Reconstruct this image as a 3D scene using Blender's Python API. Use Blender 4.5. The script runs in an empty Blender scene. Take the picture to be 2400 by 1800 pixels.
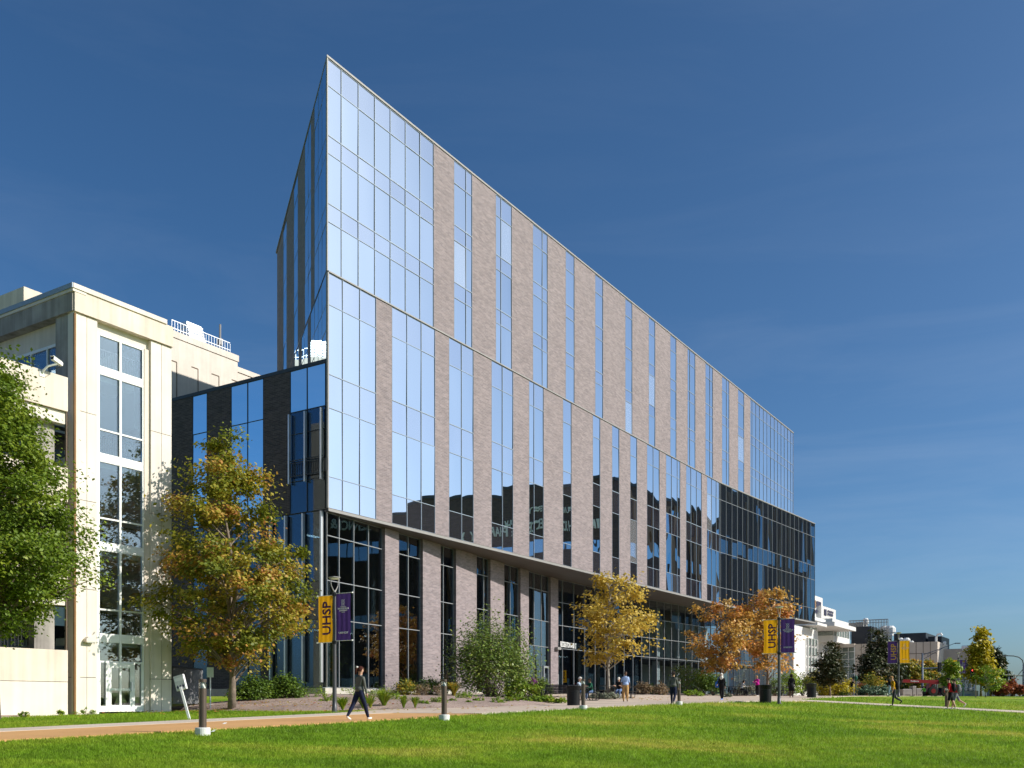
import bpy, bmesh, math, random
import numpy as np
from mathutils import Vector, Matrix, Euler, noise
R = math.radians
sc = bpy.context.scene
col = sc.collection

# ------------------------------------------------------------------ camera, sky, sun, exposure
CAMZ, F, HOR = 1.5, 2270.0, 1648.0            # camera height, focal length in photo pixels, horizon row
cam_d = bpy.data.cameras.new('camera'); cam = bpy.data.objects.new('camera', cam_d); col.objects.link(cam)
cam_d.lens = F / 2400 * 36; cam_d.sensor_width = 36; cam_d.sensor_fit = 'HORIZONTAL'
cam_d.shift_y = (HOR - 900) / 2400; cam_d.clip_end = 6000; cam_d.clip_start = 0.1
cam.location = (0, 0, CAMZ); cam.rotation_euler = (R(90), 0, 0)
sc.camera = cam

SUN_EL, SUN_AZ = R(32.0), R(98.5)              # azimuth clockwise from +Y
world = bpy.data.worlds.new('World'); sc.world = world; world.use_nodes = True
wn, wl = world.node_tree.nodes, world.node_tree.links
wn.clear()
wo = wn.new('ShaderNodeOutputWorld'); bg = wn.new('ShaderNodeBackground'); sky = wn.new('ShaderNodeTexSky')
sky.sky_type = 'NISHITA'; sky.sun_disc = False; sky.sun_elevation = SUN_EL; sky.sun_rotation = SUN_AZ
sky.altitude = 150; sky.air_density = 0.72; sky.dust_density = 2.1; sky.ozone_density = 4.0
bg.inputs['Strength'].default_value = 0.098
# thin cirrus streaks over the whole dome
tc = wn.new('ShaderNodeTexCoord'); mp = wn.new('ShaderNodeMapping')
mp.inputs['Scale'].default_value = (1.6, 1.6, 9.0); mp.inputs['Rotation'].default_value = (R(8), R(-6), 0)
nz = wn.new('ShaderNodeTexNoise'); nz.inputs['Scale'].default_value = 1.7; nz.inputs['Detail'].default_value = 7
nz.inputs['Roughness'].default_value = 0.62; nz.inputs['Distortion'].default_value = 0.5
rp = wn.new('ShaderNodeValToRGB'); rp.color_ramp.elements[0].position = 0.46; rp.color_ramp.elements[1].position = 0.82
rp.color_ramp.elements[0].color = (0, 0, 0, 1); rp.color_ramp.elements[1].color = (0.20, 0.20, 0.20, 1)
gm = wn.new('ShaderNodeHueSaturation'); gm.inputs['Saturation'].default_value = 1.14; gm.inputs['Value'].default_value = 1.0
mx = wn.new('ShaderNodeMix'); mx.data_type = 'RGBA'; mx.inputs['B'].default_value = (5.2, 5.9, 6.9, 1)
wl.new(tc.outputs['Generated'], mp.inputs['Vector']); wl.new(mp.outputs['Vector'], nz.inputs['Vector'])
wl.new(nz.outputs['Fac'], rp.inputs['Fac']); # the sheet of thin cloud looks denser where the eye meets it aslant, low over the horizon
sx = wn.new('ShaderNodeSeparateXYZ'); el = wn.new('ShaderNodeMapRange'); el.inputs['From Min'].default_value = 0.0; el.inputs['From Max'].default_value = 0.45; el.inputs['To Min'].default_value = 1.0; el.inputs['To Max'].default_value = 0.15
ml = wn.new('ShaderNodeMath'); ml.operation = 'MULTIPLY'
wl.new(tc.outputs['Generated'], sx.inputs[0]); wl.new(sx.outputs['Z'], el.inputs['Value']); wl.new(el.outputs['Result'], ml.inputs[0]); wl.new(rp.outputs['Color'], ml.inputs[1]); wl.new(ml.outputs[0], mx.inputs['Factor'])
wl.new(sky.outputs['Color'], gm.inputs['Color']); wb = wn.new('ShaderNodeMix'); wb.data_type = 'RGBA'; wb.blend_type = 'MULTIPLY'; wb.inputs['Factor'].default_value = 1; wb.inputs['B'].default_value = (0.87, 1.05, 1.06, 1)
wl.new(gm.outputs['Color'], wb.inputs['A']); wl.new(wb.outputs['Result'], mx.inputs['A'])
wl.new(mx.outputs['Result'], bg.inputs['Color']); wl.new(bg.outputs['Background'], wo.inputs['Surface'])

sun_d = bpy.data.lights.new('sun', 'SUN'); sun = bpy.data.objects.new('sun', sun_d); col.objects.link(sun)
sun_d.energy = 4.6; sun_d.angle = R(0.53); sun_d.color = (1.0, 0.94, 0.85)
SUN = Vector((math.sin(SUN_AZ) * math.cos(SUN_EL), math.cos(SUN_AZ) * math.cos(SUN_EL), math.sin(SUN_EL)))
sun.rotation_euler = SUN.to_track_quat('Z', 'Y').to_euler(); sun.location = (60, -10, 60)

vs = sc.view_settings
vs.view_transform = 'Standard'; vs.look = 'None'; vs.gamma = 1.0; vs.exposure = 0.30; vs.use_curve_mapping = False
sc.cycles.max_bounces = 8; sc.cycles.transparent_max_bounces = 16; sc.cycles.diffuse_bounces = 3; sc.cycles.glossy_bounces = 4
sc.cycles.caustics_reflective = False; sc.cycles.caustics_refractive = False
sc.cycles.use_denoising = True

# ------------------------------------------------------------------ frames: u along the main facade, w into the building (v = -w)
AU = R(32.46); SA, CA = math.sin(AU), math.cos(AU)
C0 = (-10.898, 57.0)                            # the building's sharp corner
THETA = math.pi / 2 - AU
def W2(u, v): return (C0[0] + u * SA + v * CA, C0[1] + u * CA - v * SA)
def UV(x, y):
    dx, dy = x - C0[0], y - C0[1]
    return (dx * SA + dy * CA, dx * CA - dy * SA)
def sm(x, a, b):
    t = min(1, max(0, (x - a) / (b - a))); return t * t * (3 - 2 * t)
def ground_uv(u, v):
    z = 1.40 + 0.0188 * max(-60, min(u, 35)) + 0.006 * max(0, min(u - 35, 120))
    if v > 21.5: z -= 0.055 * (min(v, 60) - 21.5) * (1 - 0.85 * sm(u, 22, 60))
    t = min(1, max(0, (16 - v) / 15.0))
    z += sm(u, -15, -3) * (t ** 0.9) * max(0, 1.93 + 0.37 * sm(u, 3, 22) - z)
    return z
def G(x, y): return ground_uv(*UV(x, y))
def P(px, d):                                    # photo column at a depth -> x, y on the ground plan
    return ((px - 1200) / F * d, d)
def Z(py, d): return CAMZ + (HOR - py) / F * d   # photo row at a depth -> height
def line_t(px, org, dr):                         # where a photo column meets the vertical plane through org along dr
    k = (px - 1200) / F
    return (org[0] - k * org[1]) / (k * dr[1] - dr[0])

# ------------------------------------------------------------------ mesh helpers
class MB:
    def __init__(s): s.v = []; s.f = []; s.m = []
    def add(s, vs, fs, m=0):
        n = len(s.v); s.v += [tuple(p) for p in vs]; s.f += [tuple(i + n for i in f) for f in fs]; s.m += [m] * len(fs); return s
    def box(s, x0, x1, y0, y1, z0, z1, m=0):
        return s.add([(x0,y0,z0),(x1,y0,z0),(x1,y1,z0),(x0,y1,z0),(x0,y0,z1),(x1,y0,z1),(x1,y1,z1),(x0,y1,z1)],
                     [(3,2,1,0),(4,5,6,7),(0,1,5,4),(1,2,6,5),(2,3,7,6),(3,0,4,7)], m)
    def prism(s, poly, z0, z1, m=0):
        n = len(poly); a = [(p[0], p[1], z0) for p in poly] + [(p[0], p[1], z1) for p in poly]
        area = sum(poly[i][0]*poly[(i+1)%n][1]-poly[(i+1)%n][0]*poly[i][1] for i in range(n))
        fs = [tuple(reversed(range(n))), tuple(range(n, 2*n))] + [(i, (i+1)%n, n+(i+1)%n, n+i) for i in range(n)]
        if area < 0: fs = [tuple(reversed(f)) for f in fs]
        return s.add(a, fs, m)
    def extr(s, poly, y0, y1, m=0):               # polygon in x,z pushed along y
        n = len(poly); a = [(p[0], y0, p[1]) for p in poly] + [(p[0], y1, p[1]) for p in poly]
        area = sum(poly[i][0]*poly[(i+1)%n][1]-poly[(i+1)%n][0]*poly[i][1] for i in range(n))
        fs = [tuple(range(n)), tuple(reversed(range(n, 2*n)))] + [((i+1)%n, i, n+i, n+(i+1)%n) for i in range(n)]
        if area < 0: fs = [tuple(reversed(f)) for f in fs]
        return s.add(a, fs, m)
    def tube(s, pts, rad, seg=8, m=0, cap=True):
        pts = [Vector(p) for p in pts]
        if not hasattr(rad, '__len__'): rad = [rad] * len(pts)
        vs, fs = [], []
        t0 = (pts[1] - pts[0]).normalized()
        ref = Vector((0, 0, 1)) if abs(t0.z) < 0.9 else Vector((1, 0, 0))
        nrm = t0.cross(ref).normalized()
        for i, p in enumerate(pts):
            a = pts[min(i+1, len(pts)-1)] - pts[max(i-1, 0)]
            t = a.normalized() if a.length > 1e-9 else t0
            nrm = (nrm - t * nrm.dot(t)); nrm = nrm.normalized() if nrm.length > 1e-6 else t.orthogonal().normalized()
            b = t.cross(nrm)
            for k in range(seg):
                an = 2 * math.pi * k / seg
                vs.append(p + (nrm * math.cos(an) + b * math.sin(an)) * rad[i])
        for i in range(len(pts) - 1):
            for k in range(seg):
                k2 = (k + 1) % seg
                fs.append((i*seg+k, i*seg+k2, (i+1)*seg+k2, (i+1)*seg+k))
        if cap:
            fs.append(tuple(reversed(range(seg)))); fs.append(tuple(range((len(pts)-1)*seg, len(pts)*seg)))
        return s.add(vs, fs, m)
    def bar(s, a, b, r, m=0, seg=6): return s.tube([a, b], r, seg, m)
    def lathe(s, prof, c=(0,0,0), seg=16, m=0):
        vs, fs = [], []
        for r, z in prof:
            for k in range(seg):
                an = 2*math.pi*k/seg; vs.append((c[0]+r*math.cos(an), c[1]+r*math.sin(an), c[2]+z))
        n = len(prof)
        for i in range(n-1):
            for k in range(seg):
                k2 = (k+1) % seg; fs.append((i*seg+k, i*seg+k2, (i+1)*seg+k2, (i+1)*seg+k))
        fs.append(tuple(reversed(range(seg)))); fs.append(tuple(range((n-1)*seg, n*seg)))
        return s.add(vs, fs, m)
    def build(s, name, mats, parent=None, loc=None, rot=None, smooth=False):
        me = bpy.data.meshes.new(name); me.from_pydata(s.v, [], s.f)
        mats = mats if isinstance(mats, (list, tuple)) else [mats]
        for mt in mats: me.materials.append(mt)
        if len(mats) > 1: me.polygons.foreach_set('material_index', s.m)
        if smooth: me.polygons.foreach_set('use_smooth', [True] * len(me.polygons))
        me.update()
        return link(name, me, parent, loc, rot)
def link(name, me, parent=None, loc=None, rot=None):
    o = bpy.data.objects.new(name, me); col.objects.link(o); o.parent = parent
    if loc is not None: o.location = loc
    if rot is not None: o.rotation_euler = rot if hasattr(rot, '__len__') else (0, 0, rot)
    return o
def tag(o, label, cat, group=None):
    o['label'] = label; o['category'] = cat
    if group: o['group'] = group
    return o
def struct(o): o['kind'] = 'structure'; return o
def stuff(o): o['kind'] = 'stuff'; return o
def thing(name, label, cat, loc=(0,0,0), rz=0, group=None):
    o = bpy.data.objects.new(name, None); col.objects.link(o); o.location = loc; o.rotation_euler = (0, 0, rz)
    o.empty_display_size = 0.2
    return tag(o, label, cat, group)
def copy_tree(o, parent=None):
    c = o.copy(); col.objects.link(c); c.parent = parent
    for ch in list(o.children): copy_tree(ch, c)
    return c
_txt = {}
def text_mesh(s, bold=0.0, ext=0.01):
    k = (s, bold, ext)
    if k in _txt: return _txt[k]
    cu = bpy.data.curves.new('t', 'FONT'); cu.body = s; cu.extrude = ext; cu.offset = bold; cu.align_x = 'CENTER'; cu.align_y = 'CENTER'; cu.resolution_u = 2
    o = bpy.data.objects.new('t', cu); col.objects.link(o)
    dg = bpy.context.evaluated_depsgraph_get(); dg.update()
    me = bpy.data.meshes.new_from_object(o.evaluated_get(dg))
    bpy.data.objects.remove(o); bpy.data.curves.remove(cu)
    xs = [v.co.x for v in me.vertices]; ys = [v.co.y for v in me.vertices]
    _txt[k] = (me, min(xs), max(xs), min(ys), max(ys)); return _txt[k]
def text(s, w, h, mat, parent, loc, rot, bold=0.0, name='lettering', depth=0.01):
    """letters fitted to a box w wide and h high, in local x,z facing -y"""
    me, x0, x1, y0, y1 = text_mesh(s, bold)
    m2 = me.copy(); sx, sy = w / (x1 - x0), h / (y1 - y0)
    cx, cy = (x0 + x1) / 2, (y0 + y1) / 2
    m2.transform(Matrix(((sx,0,0,-cx*sx),(0,0,-depth/0.01,0),(0,sy,0,-cy*sy),(0,0,0,1))))
    m2.materials.clear(); m2.materials.append(mat)
    return link(name, m2, parent, loc, rot)

# ------------------------------------------------------------------ materials
def mat(name):
    m = bpy.data.materials.new(name); m.use_nodes = True
    nt = m.node_tree; return m, nt.nodes, nt.links, nt.nodes['Principled BSDF']
def spec(b, v):
    b.inputs['Specular IOR Level'].default_value = v
def plain(name, c, rough=0.6, metal=0.0, sp=0.4, var=0.10, scale=3.0, bump=0.0, bscale=40.0, streak=0.0):
    """paint, metal, cloth, stone: one colour with mottled wear and fine relief"""
    m, n, l, b = mat(name)
    b.inputs['Roughness'].default_value = rough; b.inputs['Metallic'].default_value = metal; spec(b, sp)
    t = n.new('ShaderNodeTexCoord'); a = n.new('ShaderNodeTexNoise'); a.inputs['Scale'].default_value = scale; a.inputs['Detail'].default_value = 5
    l.new(t.outputs['Object'], a.inputs['Vector'])
    r = n.new('ShaderNodeMapRange'); r.inputs['From Min'].default_value = 0.3; r.inputs['From Max'].default_value = 0.7
    r.inputs['To Min'].default_value = 1 - var; r.inputs['To Max'].default_value = 1 + var
    l.new(a.outputs['Fac'], r.inputs['Value'])
    out = r.outputs['Result']
    if streak > 0:
        mp2 = n.new('ShaderNodeMapping'); mp2.inputs['Scale'].default_value = (2.2, 2.2, 0.12)
        s2 = n.new('ShaderNodeTexNoise'); s2.inputs['Scale'].default_value = 1.6; s2.inputs['Detail'].default_value = 6
        l.new(t.outputs['Object'], mp2.inputs['Vector']); l.new(mp2.outputs['Vector'], s2.inputs['Vector'])
        r2 = n.new('ShaderNodeMapRange'); r2.inputs['From Min'].default_value = 0.4; r2.inputs['From Max'].default_value = 0.75
        r2.inputs['To Min'].default_value = 1; r2.inputs['To Max'].default_value = 1 - streak
        l.new(s2.outputs['Fac'], r2.inputs['Value'])
        mm = n.new('ShaderNodeMath'); mm.operation = 'MULTIPLY'; l.new(out, mm.inputs[0]); l.new(r2.outputs['Result'], mm.inputs[1]); out = mm.outputs[0]
    mc = n.new('ShaderNodeMix'); mc.data_type = 'RGBA'; mc.blend_type = 'MULTIPLY'; mc.inputs['Factor'].default_value = 1
    mc.inputs['A'].default_value = (*c, 1); l.new(out, mc.inputs['B']); l.new(mc.outputs['Result'], b.inputs['Base Color'])
    if bump > 0:
        bn = n.new('ShaderNodeTexNoise'); bn.inputs['Scale'].default_value = bscale; bn.inputs['Detail'].default_value = 3
        l.new(t.outputs['Object'], bn.inputs['Vector'])
        bp = n.new('ShaderNodeBump'); bp.inputs['Strength'].default_value = bump; bp.inputs['Distance'].default_value = 0.02
        l.new(bn.outputs['Fac'], bp.inputs['Height']); l.new(bp.outputs['Normal'], b.inputs['Normal'])
    return m
def emit(name, c, s):
    m, n, l, b = mat(name); b.inputs['Base Color'].default_value = (*c, 1)
    b.inputs['Emission Color'].default_value = (*c, 1); b.inputs['Emission Strength'].default_value = s; return m
def brick_mat(name, c1, c2, mortar, bw=0.40, bh=0.105, contrast=1.0):
    m, n, l, b = mat(name); b.inputs['Roughness'].default_value = 0.8; spec(b, 0.25)
    t = n.new('ShaderNodeTexCoord'); s = n.new('ShaderNodeSeparateXYZ'); l.new(t.outputs['Object'], s.inputs[0])
    ad = n.new('ShaderNodeMath'); l.new(s.outputs['X'], ad.inputs[0]); l.new(s.outputs['Y'], ad.inputs[1])
    cb = n.new('ShaderNodeCombineXYZ'); l.new(ad.outputs[0], cb.inputs['X']); l.new(s.outputs['Z'], cb.inputs['Y'])
    br = n.new('ShaderNodeTexBrick'); l.new(cb.outputs[0], br.inputs['Vector'])
    br.inputs['Color1'].default_value = (*c1, 1); br.inputs['Color2'].default_value = (*c2, 1); br.inputs['Mortar'].default_value = (*mortar, 1)
    br.inputs['Scale'].default_value = 1; br.inputs['Brick Width'].default_value = bw; br.inputs['Row Height'].default_value = bh
    br.inputs['Mortar Size'].default_value = 0.010; br.inputs['Mortar Smooth'].default_value = 0.2; br.inputs['Bias'].default_value = -0.1
    br.offset = 0.5
    nz = n.new('ShaderNodeTexNoise'); nz.inputs['Scale'].default_value = 0.55; nz.inputs['Detail'].default_value = 6; nz.inputs['Roughness'].default_value = 0.7
    l.new(cb.outputs[0], nz.inputs['Vector'])
    # single odd bricks, redder or darker
    vo = n.new('ShaderNodeTexVoronoi'); vo.inputs['Scale'].default_value = 1.0; vm = n.new('ShaderNodeMapping'); vm.inputs['Scale'].default_value = (1/bw, 1/bh*0.9, 1)
    l.new(cb.outputs[0], vm.inputs['Vector']); l.new(vm.outputs['Vector'], vo.inputs['Vector'])
    sp2 = n.new('ShaderNodeSeparateColor'); l.new(vo.outputs['Color'], sp2.inputs[0])
    rr = n.new('ShaderNodeMapRange'); rr.inputs['To Min'].default_value = 0.88; rr.inputs['To Max'].default_value = 1.12; l.new(sp2.outputs['Red'], rr.inputs['Value'])
    r = n.new('ShaderNodeMapRange'); r.inputs['From Min'].default_value = 0.25; r.inputs['From Max'].default_value = 0.75
    r.inputs['To Min'].default_value = 0.93; r.inputs['To Max'].default_value = 1.07; l.new(nz.outputs['Fac'], r.inputs['Value'])
    ml = n.new('ShaderNodeMath'); ml.operation = 'MULTIPLY'; l.new(r.outputs['Result'], ml.inputs[0]); l.new(rr.outputs['Result'], ml.inputs[1])
    mc = n.new('ShaderNodeMix'); mc.data_type = 'RGBA'; mc.blend_type = 'MULTIPLY'; mc.inputs['Factor'].default_value = 1
    l.new(br.outputs['Color'], mc.inputs['A']); l.new(ml.outputs[0], mc.inputs['B']); l.new(mc.outputs['Result'], b.inputs['Base Color'])
    bp = n.new('ShaderNodeBump'); bp.inputs['Strength'].default_value = 0.5; bp.inputs['Distance'].default_value = 0.012; bp.invert = True
    l.new(br.outputs['Fac'], bp.inputs['Height']); l.new(bp.outputs['Normal'], b.inputs['Normal'])
    return m
def glass_mat(name, tint, refl, base, clear=None, wave=0.018, rough=0.0):
    """coated window glass: mirror-like film over a dark room or, with clear, over what lies behind"""
    m, n, l, b = mat(name); n.remove(b); out = n['Material Output']
    g = n.new('ShaderNodeBsdfGlossy'); g.inputs['Color'].default_value = (*tint, 1); g.inputs['Roughness'].default_value = rough
    if clear is None:
        d = n.new('ShaderNodeBsdfDiffuse'); d.inputs['Color'].default_value = (*base, 1); back = d.outputs[0]
    else:
        d = n.new('ShaderNodeBsdfTransparent'); d.inputs['Color'].default_value = (*clear, 1); back = d.outputs[0]
    lw = n.new('ShaderNodeFresnel'); lw.inputs['IOR'].default_value = 1.5; oi = n.new('ShaderNodeObjectInfo')
    rv = n.new('ShaderNodeMapRange'); rv.inputs['To Min'].default_value = 0.93; rv.inputs['To Max'].default_value = 1.0; l.new(oi.outputs['Random'], rv.inputs['Value'])
    rm_ = n.new('ShaderNodeMath'); rm_.operation = 'MULTIPLY'
    mr = n.new('ShaderNodeMapRange'); mr.inputs['From Min'].default_value = 0.04; mr.inputs['From Max'].default_value = 1.0
    mr.inputs['To Min'].default_value = refl; mr.inputs['To Max'].default_value = 1.0
    l.new(lw.outputs[0], mr.inputs['Value']); l.new(mr.outputs['Result'], rm_.inputs[0]); l.new(rv.outputs['Result'], rm_.inputs[1])
    ms = n.new('ShaderNodeMixShader'); l.new(rm_.outputs[0], ms.inputs['Fac']); l.new(back, ms.inputs[1]); l.new(g.outputs[0], ms.inputs[2])
    l.new(ms.outputs[0], out.inputs['Surface'])
    # roller-wave relief: each pane bends what it mirrors a little differently
    t = n.new('ShaderNodeTexCoord'); nz = n.new('ShaderNodeTexNoise'); nz.inputs['Scale'].default_value = 0.42; nz.inputs['Detail'].default_value = 0
    mp2 = n.new('ShaderNodeMapping'); mp2.inputs['Scale'].default_value = (1.0, 1.0, 0.55)
    ob = n.new('ShaderNodeObjectInfo'); cb = n.new('ShaderNodeVectorMath'); cb.operation = 'SCALE'; cb.inputs['Scale'].default_value = 1
    cx = n.new('ShaderNodeCombineXYZ'); k = n.new('ShaderNodeMath'); k.operation = 'MULTIPLY'; k.inputs[1].default_value = 57
    l.new(ob.outputs['Random'], k.inputs[0]); l.new(k.outputs[0], cx.inputs['X']); l.new(k.outputs[0], cx.inputs['Y'])
    va = n.new('ShaderNodeVectorMath'); l.new(t.outputs['Object'], mp2.inputs['Vector']); l.new(mp2.outputs['Vector'], va.inputs[0]); l.new(cx.outputs[0], va.inputs[1])
    l.new(va.outputs[0], nz.inputs['Vector'])
    bp = n.new('ShaderNodeBump'); bp.inputs['Strength'].default_value = 1.0; bp.inputs['Distance'].default_value = wave
    l.new(nz.outputs['Fac'], bp.inputs['Height']); l.new(bp.outputs['Normal'], g.inputs['Normal'])
    return m
M = {}
M['brick'] = brick_mat('brown_brick', (0.262, 0.211, 0.214), (0.190, 0.156, 0.164), (0.295, 0.272, 0.275))
M['brick_dark'] = brick_mat('dark_brick', (0.085, 0.074, 0.078), (0.048, 0.043, 0.049), (0.12, 0.11, 0.115))
M['brick_red'] = brick_mat('umber_brick', (0.10, 0.06, 0.05), (0.07, 0.045, 0.04), (0.09, 0.075, 0.07), 0.6, 0.2)
M['glass'] = glass_mat('vision_glass', (0.94, 0.93, 0.965), 0.92, (0.022, 0.03, 0.045))
M['spandrel'] = glass_mat('spandrel_glass', (0.95, 0.925, 0.97), 0.87, (0.085, 0.085, 0.115), rough=0.01)
M['glass_blind'] = glass_mat('glass_over_blind', (0.95, 0.96, 1.0), 0.80, (0.45, 0.45, 0.48))
M['glass_deep'] = glass_mat('deep_glass', (0.7, 0.85, 1.0), 0.10, None, (0.55, 0.62, 0.64), wave=0.004)
M['glass_dark'] = glass_mat('dark_glass', (0.80, 0.92, 1.0), 0.36, (0.012, 0.017, 0.026), wave=0.006)
M['glass_clear'] = glass_mat('ground_floor_glass', (0.85, 0.93, 1.0), 0.19, None, (0.74, 0.80, 0.82), wave=0.008)
M['glass_wing'] = glass_mat('wing_glass', (0.72, 0.90, 1.0), 0.92, (0.014, 0.02, 0.035), wave=0.006)
M['glass_stair'] = glass_mat('stair_glass', (0.9, 0.95, 1.0), 0.12, None, (0.86, 0.90, 0.92), wave=0.006)
M['mullion'] = plain('grey_mullion', (0.27, 0.325, 0.40), 0.5, 0.1, var=0.05)
M['mullion_dark'] = plain('dark_mullion', (0.05, 0.055, 0.06), 0.45, 0.4, var=0.05)
M['alu'] = plain('silver_aluminium', (0.62, 0.64, 0.66), 0.35, 0.75, var=0.05)
M['trim'] = plain('pale_metal_trim', (0.27, 0.26, 0.25), 0.55, 0.1, var=0.05)
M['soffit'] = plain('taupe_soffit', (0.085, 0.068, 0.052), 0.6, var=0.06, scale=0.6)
M['roof'] = plain('grey_roof', (0.25, 0.25, 0.25), 0.9)
M['room'] = plain('room_wall', (0.40, 0.44, 0.43), 0.8, var=0.08, scale=0.3)
M['room_dark'] = plain('room_dark', (0.05, 0.055, 0.06), 0.8, var=0.15, scale=0.3)
M['column'] = plain('white_column', (0.75, 0.80, 0.80), 0.6, var=0.04)
M['lamp_panel'] = emit('ceiling_light', (0.88, 1.0, 0.95), 5.0)
M['cream'] = plain('cream_precast', (0.70, 0.61, 0.51), 0.85, var=0.09, scale=0.8, bump=0.15, bscale=60, streak=0.20)
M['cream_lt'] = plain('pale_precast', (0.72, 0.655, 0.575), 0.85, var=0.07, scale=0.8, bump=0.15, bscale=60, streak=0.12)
M['cream_st_shade'] = plain('stained_shaded_precast', (0.36, 0.33, 0.30), 0.9, var=0.22, scale=1.2, bump=0.15, bscale=60, streak=0.45)  # stains of the side beam; the grey of the shaded piers is painted in too
M['concrete'] = plain('plinth_concrete', (0.50, 0.46, 0.41), 0.9, var=0.12, scale=2.0, bump=0.2)
M['wframe'] = plain('white_frame', (0.80, 0.80, 0.78), 0.4, var=0.04)
M['black'] = plain('black_metal', (0.018, 0.018, 0.020), 0.42, 0.3, var=0.1)
M['bronze'] = plain('bronze_paint', (0.115, 0.083, 0.066), 0.42, 0.35, var=0.08)
M['pole'] = plain('graphite_pole', (0.085, 0.085, 0.09), 0.45, 0.4, var=0.08)
M['joint'] = plain('dark_joint', (0.16, 0.12, 0.09), 0.9)
M['pipe'] = plain('brown_downpipe', (0.26, 0.135, 0.05), 0.5, var=0.12, scale=2)
M['white'] = plain('white_paint', (0.80, 0.80, 0.78), 0.5, var=0.05)
M['mull_lt'] = plain('satin_mullion', (0.27, 0.28, 0.29), 0.5, 0.3, var=0.05)
# ------------------------------------------------------------------ ground, paths, planting beds
def lawn_colour(n, l, vec):
    """mottled turf colour from plan position"""
    a = n.new('ShaderNodeTexNoise'); a.inputs['Scale'].default_value = 0.16; a.inputs['Detail'].default_value = 5; a.inputs['Roughness'].default_value = 0.6; a.inputs['Distortion'].default_value = 0.4
    mpn = n.new('ShaderNodeMapping'); mpn.inputs['Rotation'].default_value = (0, 0, THETA); mpn.inputs['Scale'].default_value = (1.0, 1.5, 1)
    l.new(vec, mpn.inputs['Vector']); l.new(mpn.outputs[0], a.inputs['Vector'])
    r = n.new('ShaderNodeValToRGB'); e = r.color_ramp.elements
    e[0].position = 0.30; e[0].color = (0.110, 0.195, 0.010, 1); e[1].position = 0.72; e[1].color = (0.46, 0.40, 0.08, 1)
    for p, c in ((0.45, (0.160, 0.272, 0.014, 1)), (0.57, (0.235, 0.318, 0.024, 1))):
        q = e.new(p); q.color = c
    l.new(a.outputs['Fac'], r.inputs['Fac'])
    f = n.new('ShaderNodeTexNoise'); f.inputs['Scale'].default_value = 3.5; f.inputs['Detail'].default_value = 4; l.new(vec, f.inputs['Vector'])
    mr = n.new('ShaderNodeMapRange'); mr.inputs['From Min'].default_value = 0.3; mr.inputs['From Max'].default_value = 0.7; mr.inputs['To Min'].default_value = 0.72; mr.inputs['To Max'].default_value = 1.25
    l.new(f.outputs['Fac'], mr.inputs['Value'])
    mc = n.new('ShaderNodeMix'); mc.data_type = 'RGBA'; mc.blend_type = 'MULTIPLY'; mc.inputs['Factor'].default_value = 1
    l.new(r.outputs['Color'], mc.inputs['A']); l.new(mr.outputs['Result'], mc.inputs['B'])
    return mc.outputs['Result']
def make_lawn():
    m, n, l, b = mat('lawn_turf'); b.inputs['Roughness'].default_value = 0.9; spec(b, 0.15)
    g = n.new('ShaderNodeNewGeometry'); l.new(lawn_colour(n, l, g.outputs['Position']), b.inputs['Base Color'])
    f = n.new('ShaderNodeTexNoise'); f.inputs['Scale'].default_value = 22; f.inputs['Detail'].default_value = 3; l.new(g.outputs['Position'], f.inputs['Vector'])
    bp = n.new('ShaderNodeBump'); bp.inputs['Strength'].default_value = 0.8; bp.inputs['Distance'].default_value = 0.06
    l.new(f.outputs['Fac'], bp.inputs['Height']); l.new(bp.outputs['Normal'], b.inputs['Normal']); return m
def make_blade():
    m, n, l, b = mat('grass_blade'); b.inputs['Roughness'].default_value = 0.6; spec(b, 0.25)
    g = n.new('ShaderNodeNewGeometry'); c = lawn_colour(n, l, g.outputs['Position'])
    at = n.new('ShaderNodeAttribute'); at.attribute_name = 'tint'
    mr = n.new('ShaderNodeMapRange'); mr.inputs['To Min'].default_value = 0.85; mr.inputs['To Max'].default_value = 1.55; l.new(at.outputs['Fac'], mr.inputs['Value'])
    mc = n.new('ShaderNodeMix'); mc.data_type = 'RGBA'; mc.blend_type = 'MULTIPLY'; mc.inputs['Factor'].default_value = 1
    l.new(c, mc.inputs['A']); l.new(mr.outputs['Result'], mc.inputs['B']); l.new(mc.outputs['Result'], b.inputs['Base Color'])
    tr = n.new('ShaderNodeBsdfTranslucent'); l.new(mc.outputs['Result'], tr.inputs['Color'])
    ms = n.new('ShaderNodeMixShader'); ms.inputs['Fac'].default_value = 0.45; l.new(b.outputs[0], ms.inputs[1]); l.new(tr.outputs[0], ms.inputs[2])
    l.new(ms.outputs[0], n['Material Output'].inputs['Surface']); return m
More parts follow.
